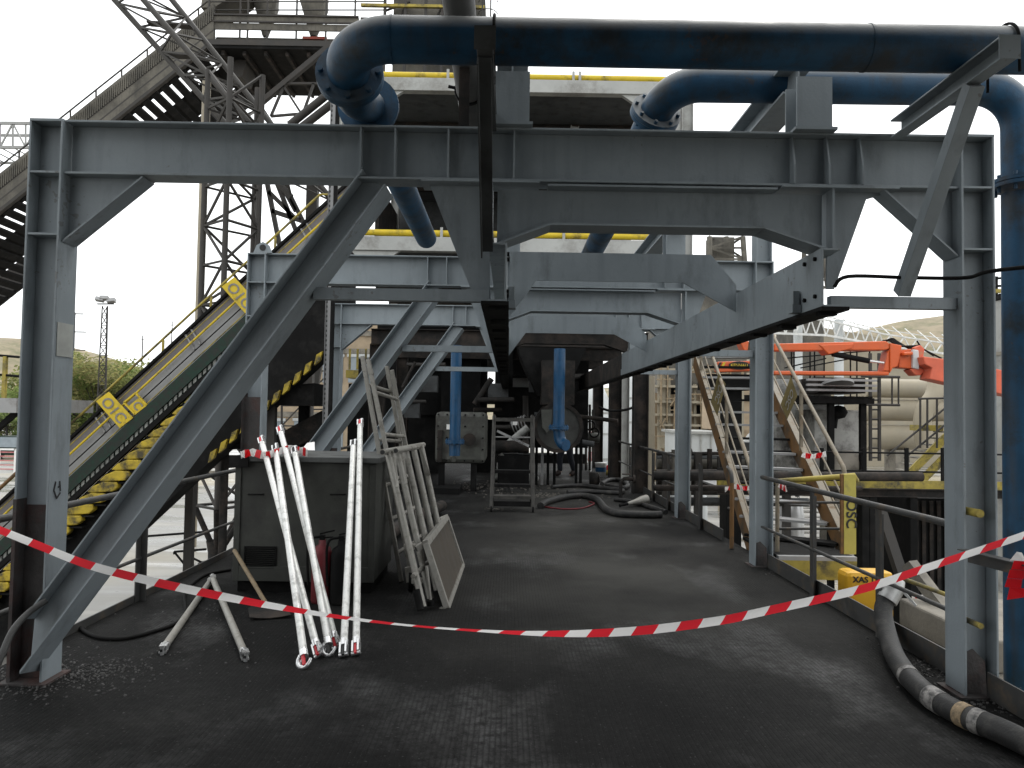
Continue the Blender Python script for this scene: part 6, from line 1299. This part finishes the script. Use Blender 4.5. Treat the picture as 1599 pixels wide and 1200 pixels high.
# right background: scaffolded tower, white silos, truss conveyor
bt = thing('process_tower', 'beige process tower wrapped in pipes and scaffolding behind the right frames', 'tower', (P(1090,700,60).x, 60, GZ))
xa, xb = P(1022,600,60).x, P(1172,600,60).x
MB().box((xa, 60, GZ), (P(1200,600,60).x, 70, P(1090,615,60).z)).build('lower_block', BRICK, bt); MB().box((P(1040,600,60).x, 61, P(1090,614.9,60).z), (xb, 69, P(1090,402,60).z)).build('upper_block', BEIGEM, bt)
for px, a, b in ((1030,720,560),(1044,720,590),(1062,720,600),(1085,720,600),(1100,700,610),(1035,700,575),(1125,720,590),(1150,715,600)): MB().tube([P(px,a,59.3), P(px,b,59.3)], random.uniform(0.12,0.3), 10).build('riser', BEIGEP, bt)
for py in (578, 604, 628, 648, 664): z = P(1090,py,59).z; MB().box((xa-0.4, 58.4, z-0.12), (xb, 59.6, z+0.05)).build('gallery', BEIGEP, bt)
sc = MB(); random.seed(5)
for i in range(15): px = random.uniform(1022,1175); sc.tube([P(px,random.uniform(660,700),58.3), P(px+random.uniform(-2,2),random.uniform(560,620),58.3)], random.uniform(0.04,0.12), 5)
for i in range(14): py = random.uniform(570,700); px = random.uniform(1018,1110); sc.tube([P(px,py,58.3), P(px+random.uniform(20,60),py,58.3)], 0.05, 5)
for i in range(12): x = random.uniform(1022,1160); y = random.uniform(580,690); sc.tube([P(x,y,58.2), P(x+random.choice((-9,9)),y-14,58.2)], 0.06, 5)
sc.build('scaffolding', mat('rusty_beige_tubes', (0.25,0.19,0.12), 0.7, 0, 0.3), bt)
for px, py, w_, h_ in ((1052,640,10,10),(1072,652,8,16),(1092,640,12,14),(1062,668,14,8),(1140,650,20,12),(1120,668,14,10),(1050,610,9,12),(1096,668,10,12)): c_ = P(px,py,60); MB().box((c_.x-w_*0.025,59.9,c_.z-h_*0.025),(c_.x+w_*0.025,59.99,c_.z+h_*0.025)).build('opening', BLACK, bt)
tt = MB(); lattice(tt, [P(1108,440,60), P(1165,440,60), P(1137,440,63)], [P(1108,370,60), P(1160,370,60), P(1134,370,63)], 4, 0.22, 0.16); tt.build('head_frame', BEIGEM, bt); tt = MB(); lattice(tt, [P(1252,450,66), P(1292,450,66)], [P(1256,388,66), P(1284,388,66)], 5, 0.2, 0.16); tt.build('head_frame', BEIGEM, bt)
MB().box((P(1112,430,60).x, 60.6, P(1112,440,61).z), (P(1150,430,60).x, 62, P(1112,372,61).z)).build('head_house', BEIGEM, bt)
MB().box((P(1250,430,66).x, 66.5, GZ), (P(1290,430,66).x, 72, P(1255,405,66).z)).build('rear_block', BEIGEM, bt)
for px, w_, pyt, y, lab in ((925, 26, 598, 52, 'white cylindrical silo, left one past the end of the deck'), (985, 30, 575, 56, 'white cylindrical silo, right one past the end of the deck')):
    c_ = P(px, 700, y); R_ = w_*y/FPX; r = thing('white_silo', lab, 'silo', (c_.x, y, GZ), 'white silos past the deck'); h_ = P(px, pyt, y).z
    MB().lathe(V((c_.x,y,GZ)), [(R_,0),(R_,h_-GZ-1.2),(R_*0.5,h_-GZ),(0,h_-GZ+0.1)], 28).build('shell', WHITEW, r); 
    for t in (0.3,0.6,0.85): MB().disc((c_.x,y,GZ+(h_-GZ-1.2)*t), (0,0,1), R_*1.01, 0.15, 28).build('hoop', GREYB, r)
ws = thing('white_shed', 'low white shed between the third and second right columns', 'shed', (P(1150,700,46).x, 46, GZ)); MB().box((P(1070,700,46).x, 46, GZ), (P(1128,700,46).x, 52, P(1100,678,46).z)).build('wall', WHITEW, ws); MB().box((P(1070,700,46).x-0.2, 45.8, P(1100,678,46).z+0.001), (P(1128,700,46).x+0.2, 52.2, P(1100,674,46).z)).build('roof', GREYB, ws)
for px in range(1078, 1128, 16): x = P(px,700,46).x; MB().box((x-0.04,45.93,GZ),(x+0.04,45.99,P(1100,679,46).z)).build('panel_joint', GREYB, ws)
hs_ = thing('beige_house', 'beige plant building behind the stair treads', 'building', (P(1190,650,38).x, 38, GZ)); MB().box((P(1128,650,38).x, 38, P(1150,672,38).z), (P(1222,650,38).x, 42, P(1150,600,38).z)).build('wall', BRICK, hs_); MB().box((P(1126,650,38).x, 37.8, P(1150,624,38).z), (P(1224,650,38).x, 37.99, P(1150,617,38).z)).build('dark_band', BLACK, hs_)
for px in (1130, 1158, 1200): MB().box((P(px,650,37.5).x-0.15,37.6,GZ),(P(px,650,37.5).x+0.15,37.9,P(px,600,37.5).z)).build('column', BEIGEP, hs_)
MB().tube([P(1155,725,30), P(1182,690,30), P(1215,660,30)], 0.45, 14).build('slanting_duct', GREYB, hs_)
tc_ = thing('truss_conveyor', 'thin white truss conveyor running across the right skyline', 'conveyor', P(1350, 545, 52)); m_ = MB()
A0 = [P(1195,520,50), P(1290,524,50), P(1380,540,52), P(1500,556,55)]; A1 = [P(1195,497,50), P(1290,500,50), P(1380,522,52), P(1500,540,55)]
for i in range(3):
    m_.bar(A0[i], A0[i+1], 0.12, 0.14); m_.bar(A1[i], A1[i+1], 0.1, 0.1); m_.bar(A1[i]+V((0,1.6,0.6)), A1[i+1]+V((0,1.6,0.6)), 0.06, 0.06)
    for k in range(6): t0, t1 = k/6, (k+0.5)/6; m_.bar(A0[i].lerp(A0[i+1],t0), A1[i].lerp(A1[i+1],t1), 0.07, 0.07, (0,1,0)); m_.bar(A1[i].lerp(A1[i+1],t1), A0[i].lerp(A0[i+1],(k+1)/6), 0.07, 0.07, (0,1,0)); m_.bar(A1[i].lerp(A1[i+1],t1), A1[i].lerp(A1[i+1],t1)+V((0,1.6,0.9)), 0.05, 0.05, (1,0,0))
m_.build('truss', mat('white_truss_paint', (0.6,0.6,0.58), 0.5), tc_)
for px in (1246, 1310): MB().tube([V((P(px,540,51).x,51,GZ)), P(px,500,51)], 0.3, 10).build('leg', WHITEW, tc_)
mw = thing('mound_building', 'wide beige shed roof behind the truss conveyor', 'shed', (P(1300,600,80).x, 80, GZ)); MB().prism([P(1170,740,80), P(1170,548,80), P(1220,512,80), P(1330,530,80), P(1480,575,80), P(1480,740,80)], (0,8,0)).build('shell', BEIGEP, mw)
pipe2 = P(1016, 700, 17.5); tag(MB().tube([V((pipe2.x, 17.5, GZ)), P(1016, 588, 17.5)], 0.07*17.5/12, 14).build('beige_pipe', BEIGEP), 'beige vertical pipe next to the black right column', 'pipe')
tag(MB().tube([P(1024,742,14.6), P(1060,743,14.6), P(1180,741,14.6)], 0.11, 12).build('grey_pipe', DIRTY), 'horizontal grey pipe behind the right railing', 'pipe')

# ================================================================ denser plant between the right columns and the pump house
pr = thing('pipe_rack', 'dark pipe rack of stacked pipes and posts behind the stair', 'pipe rack', P(1130, 760, 21))
random.seed(14)
for px in (1040, 1090, 1135, 1180, 1228): p = P(px, 700, 21); MB().box((p.x-0.09, 20.9, GZ), (p.x+0.09, 21.1, P(px, 706, 21).z)).build('post', LAT, pr)
for py, r, mm in ((709, 0.05, DIRTY), (716, 0.09, OLDST), (724, 0.16, BEIGEM), (735, 0.08, LAT), (750, 0.14, DIRTY), (768, 0.10, LAT), (783, 0.12, OLDST)):
    MB().tube([P(1025, py, 21.3), P(1262, py+random.uniform(-2, 3), 21.3)], r, 12).build('pipe', mm, pr)
for px in (1052, 1066, 1108, 1122, 1150, 1166, 1196, 1210, 1245): MB().tube([P(px, random.uniform(735, 790), 20.8), P(px, random.uniform(694, 722), 20.8)], random.uniform(0.03, 0.08), 8).build('branch', random.choice((LAT, DIRTY, OLDST, BEIGEM)), pr)
for px, py in ((1072, 706), (1142, 722), (1204, 700), (1234, 742)): q = P(px, py, 20.6); MB().disc(q, (0.3, 1, 0.2), 0.16, 0.05, 18, 0.12).build('handwheel', DIRTY, pr)
MB().box((P(1140,690,22).x, 21.6, P(1140,735,22).z), (P(1176,690,22).x, 22.4, P(1140,690,22).z)).build('junction_box', OLDST, pr)
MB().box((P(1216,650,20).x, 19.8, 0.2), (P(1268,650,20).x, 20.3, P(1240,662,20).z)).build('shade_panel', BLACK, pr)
for i, (px, py, w_, lab) in enumerate(((1038, 748, 9, 'white sack left of the third right column below the rail'), (1052, 752, 8, 'white sack touching the third right column'), (1094, 770, 10, 'white sack between the third column and the bent rail'))):
    p = P(px, py, 26); r = thing('white_sack', lab, 'sack', (p.x, 26, GZ), 'white sacks in the yard'); R_ = w_*26/FPX
    MB().lathe((p.x, 26, GZ), [(0.01,0),(R_,0.05),(R_*1.15,0.5),(R_*1.1,p.z-GZ-0.2),(R_*0.6,p.z-GZ+0.1),(0.01,p.z-GZ+0.18)], 9).build('bag', WHITEW, r); MB().tube([(p.x-R_*0.5,25.8,p.z+0.05),(p.x,25.9,p.z+0.4),(p.x+R_*0.5,25.8,p.z+0.05)], 0.03, 6).build('loop', WHITEW, r)
vs_ = thing('valve_skid', 'dark valve skid with handwheels at the far right end of the deck', 'valve skid', PZ(925, 735, 0))
for px, a_, b_ in ((908,735,622), (915,735,640), (921,735,632), (926,720,640)): MB().tube([P(px,a_,22), P(px,b_,22)], 0.035, 8).build('pipe', DIRTY, vs_)
MB().tube([P(905,682,22), P(936,684,22)], 0.14, 12).build('header', CAS, vs_)
for px, py in ((922, 665), (928, 676)): MB().disc(P(px,py,21.8), (0.3,1,0), 0.15, 0.04, 18, 0.11).build('handwheel', BLACK, vs_)
sp2 = thing('striped_post', 'red and white striped post at the far right end of the deck', 'post', PZ(919, 735, 0)); q = PZ(919, 735, 0); zz = 0.0; hh = 0.28
for i in range(5): MB().tube([(q.x, q.y-0.3, zz+0.0005), (q.x, q.y-0.3, zz+hh)], 0.05, 10).build('band', WHITE if i % 2 == 0 else RED, sp2); zz += hh + 0.001
el_ = thing('cable_loop', 'black cable drooping under the runway at the far right', 'cable', P(1000, 600, 18)); MB().tube(spline([P(1022,598,18), P(1008,622,18), P(985,638,18), P(955,642,18), P(935,636,18)], 6), 0.03, 8).build('cable', BLACK, el_)
yr = thing('yard_railing', 'thin low railing down in the yard left of the lattice tower foot', 'railing', P(295, 890, 20)); m_ = MB()
for a, b in (((272,862),(322,858)), ((272,862),(272,866)), ((272,862),(290,884)), ((293,850),(293,892)), ((293,868),(318,880)), ((225,838),(318,831))): m_.tube([P(*a,20), P(*b,20)], 0.03, 6)
m_.build('rails', BLACK, yr)

# clutter in the shade under the process building
ct_ = thing('pipe_cluster', 'tangle of dark pipes and small frames in the shade between the machines', 'pipes', PZ(770, 745, 0))
random.seed(33)
for i in range(16):
    px, py = random.uniform(600, 905), random.uniform(560, 730); dx, dy = random.choice(((0, -60), (0, -90), (50, 0), (70, 8), (30, -40))); y = random.uniform(18.6, 19.3)
    MB().tube([P(px, py, y), P(px+dx*random.uniform(.6,1.2), py+dy, y+random.uniform(-.3,.3))], random.uniform(0.025, 0.09), 8).build('pipe', random.choice((DIRTY, OLDST, LAT, DIRTY)), ct_)
for px, py in ((668, 600), (778, 612), (842, 600), (640, 640)): MB().box((P(px,py,19).x-0.25, 18.9, P(px,py,19).z-0.2), (P(px,py,19).x+0.25, 19.2, P(px,py,19).z+0.2)).build('junction_box', OLDST, ct_)
yp2 = thing('yard_kerbs', 'low kerb lines and wheel ruts across the wet yard at the left', 'kerb', P(280, 820, 26)); m_ = MB()
MB().bar(P(150, 742, 45), P(420, 735, 45), 0.25, 0.14).build('kerb', CONC, yp2); MB().bar(P(120, 715, 60), P(420, 712, 60), 0.25, 0.16).build('kerb', CONC, yp2)

for x, y, z0, z1, lab in ((3.10, 3.75, -0.549, 2.5, 'steel stake at the right holding the striped tape and the air line'), (-3.05, 4.0, 0.001, 1.2, 'short steel stake at the left deck edge holding the striped tape')):
    tag(MB().tube([(x, y, z0), (x, y, z1)], 0.024, 10).build('steel_stake', RAILB), lab, 'stake')
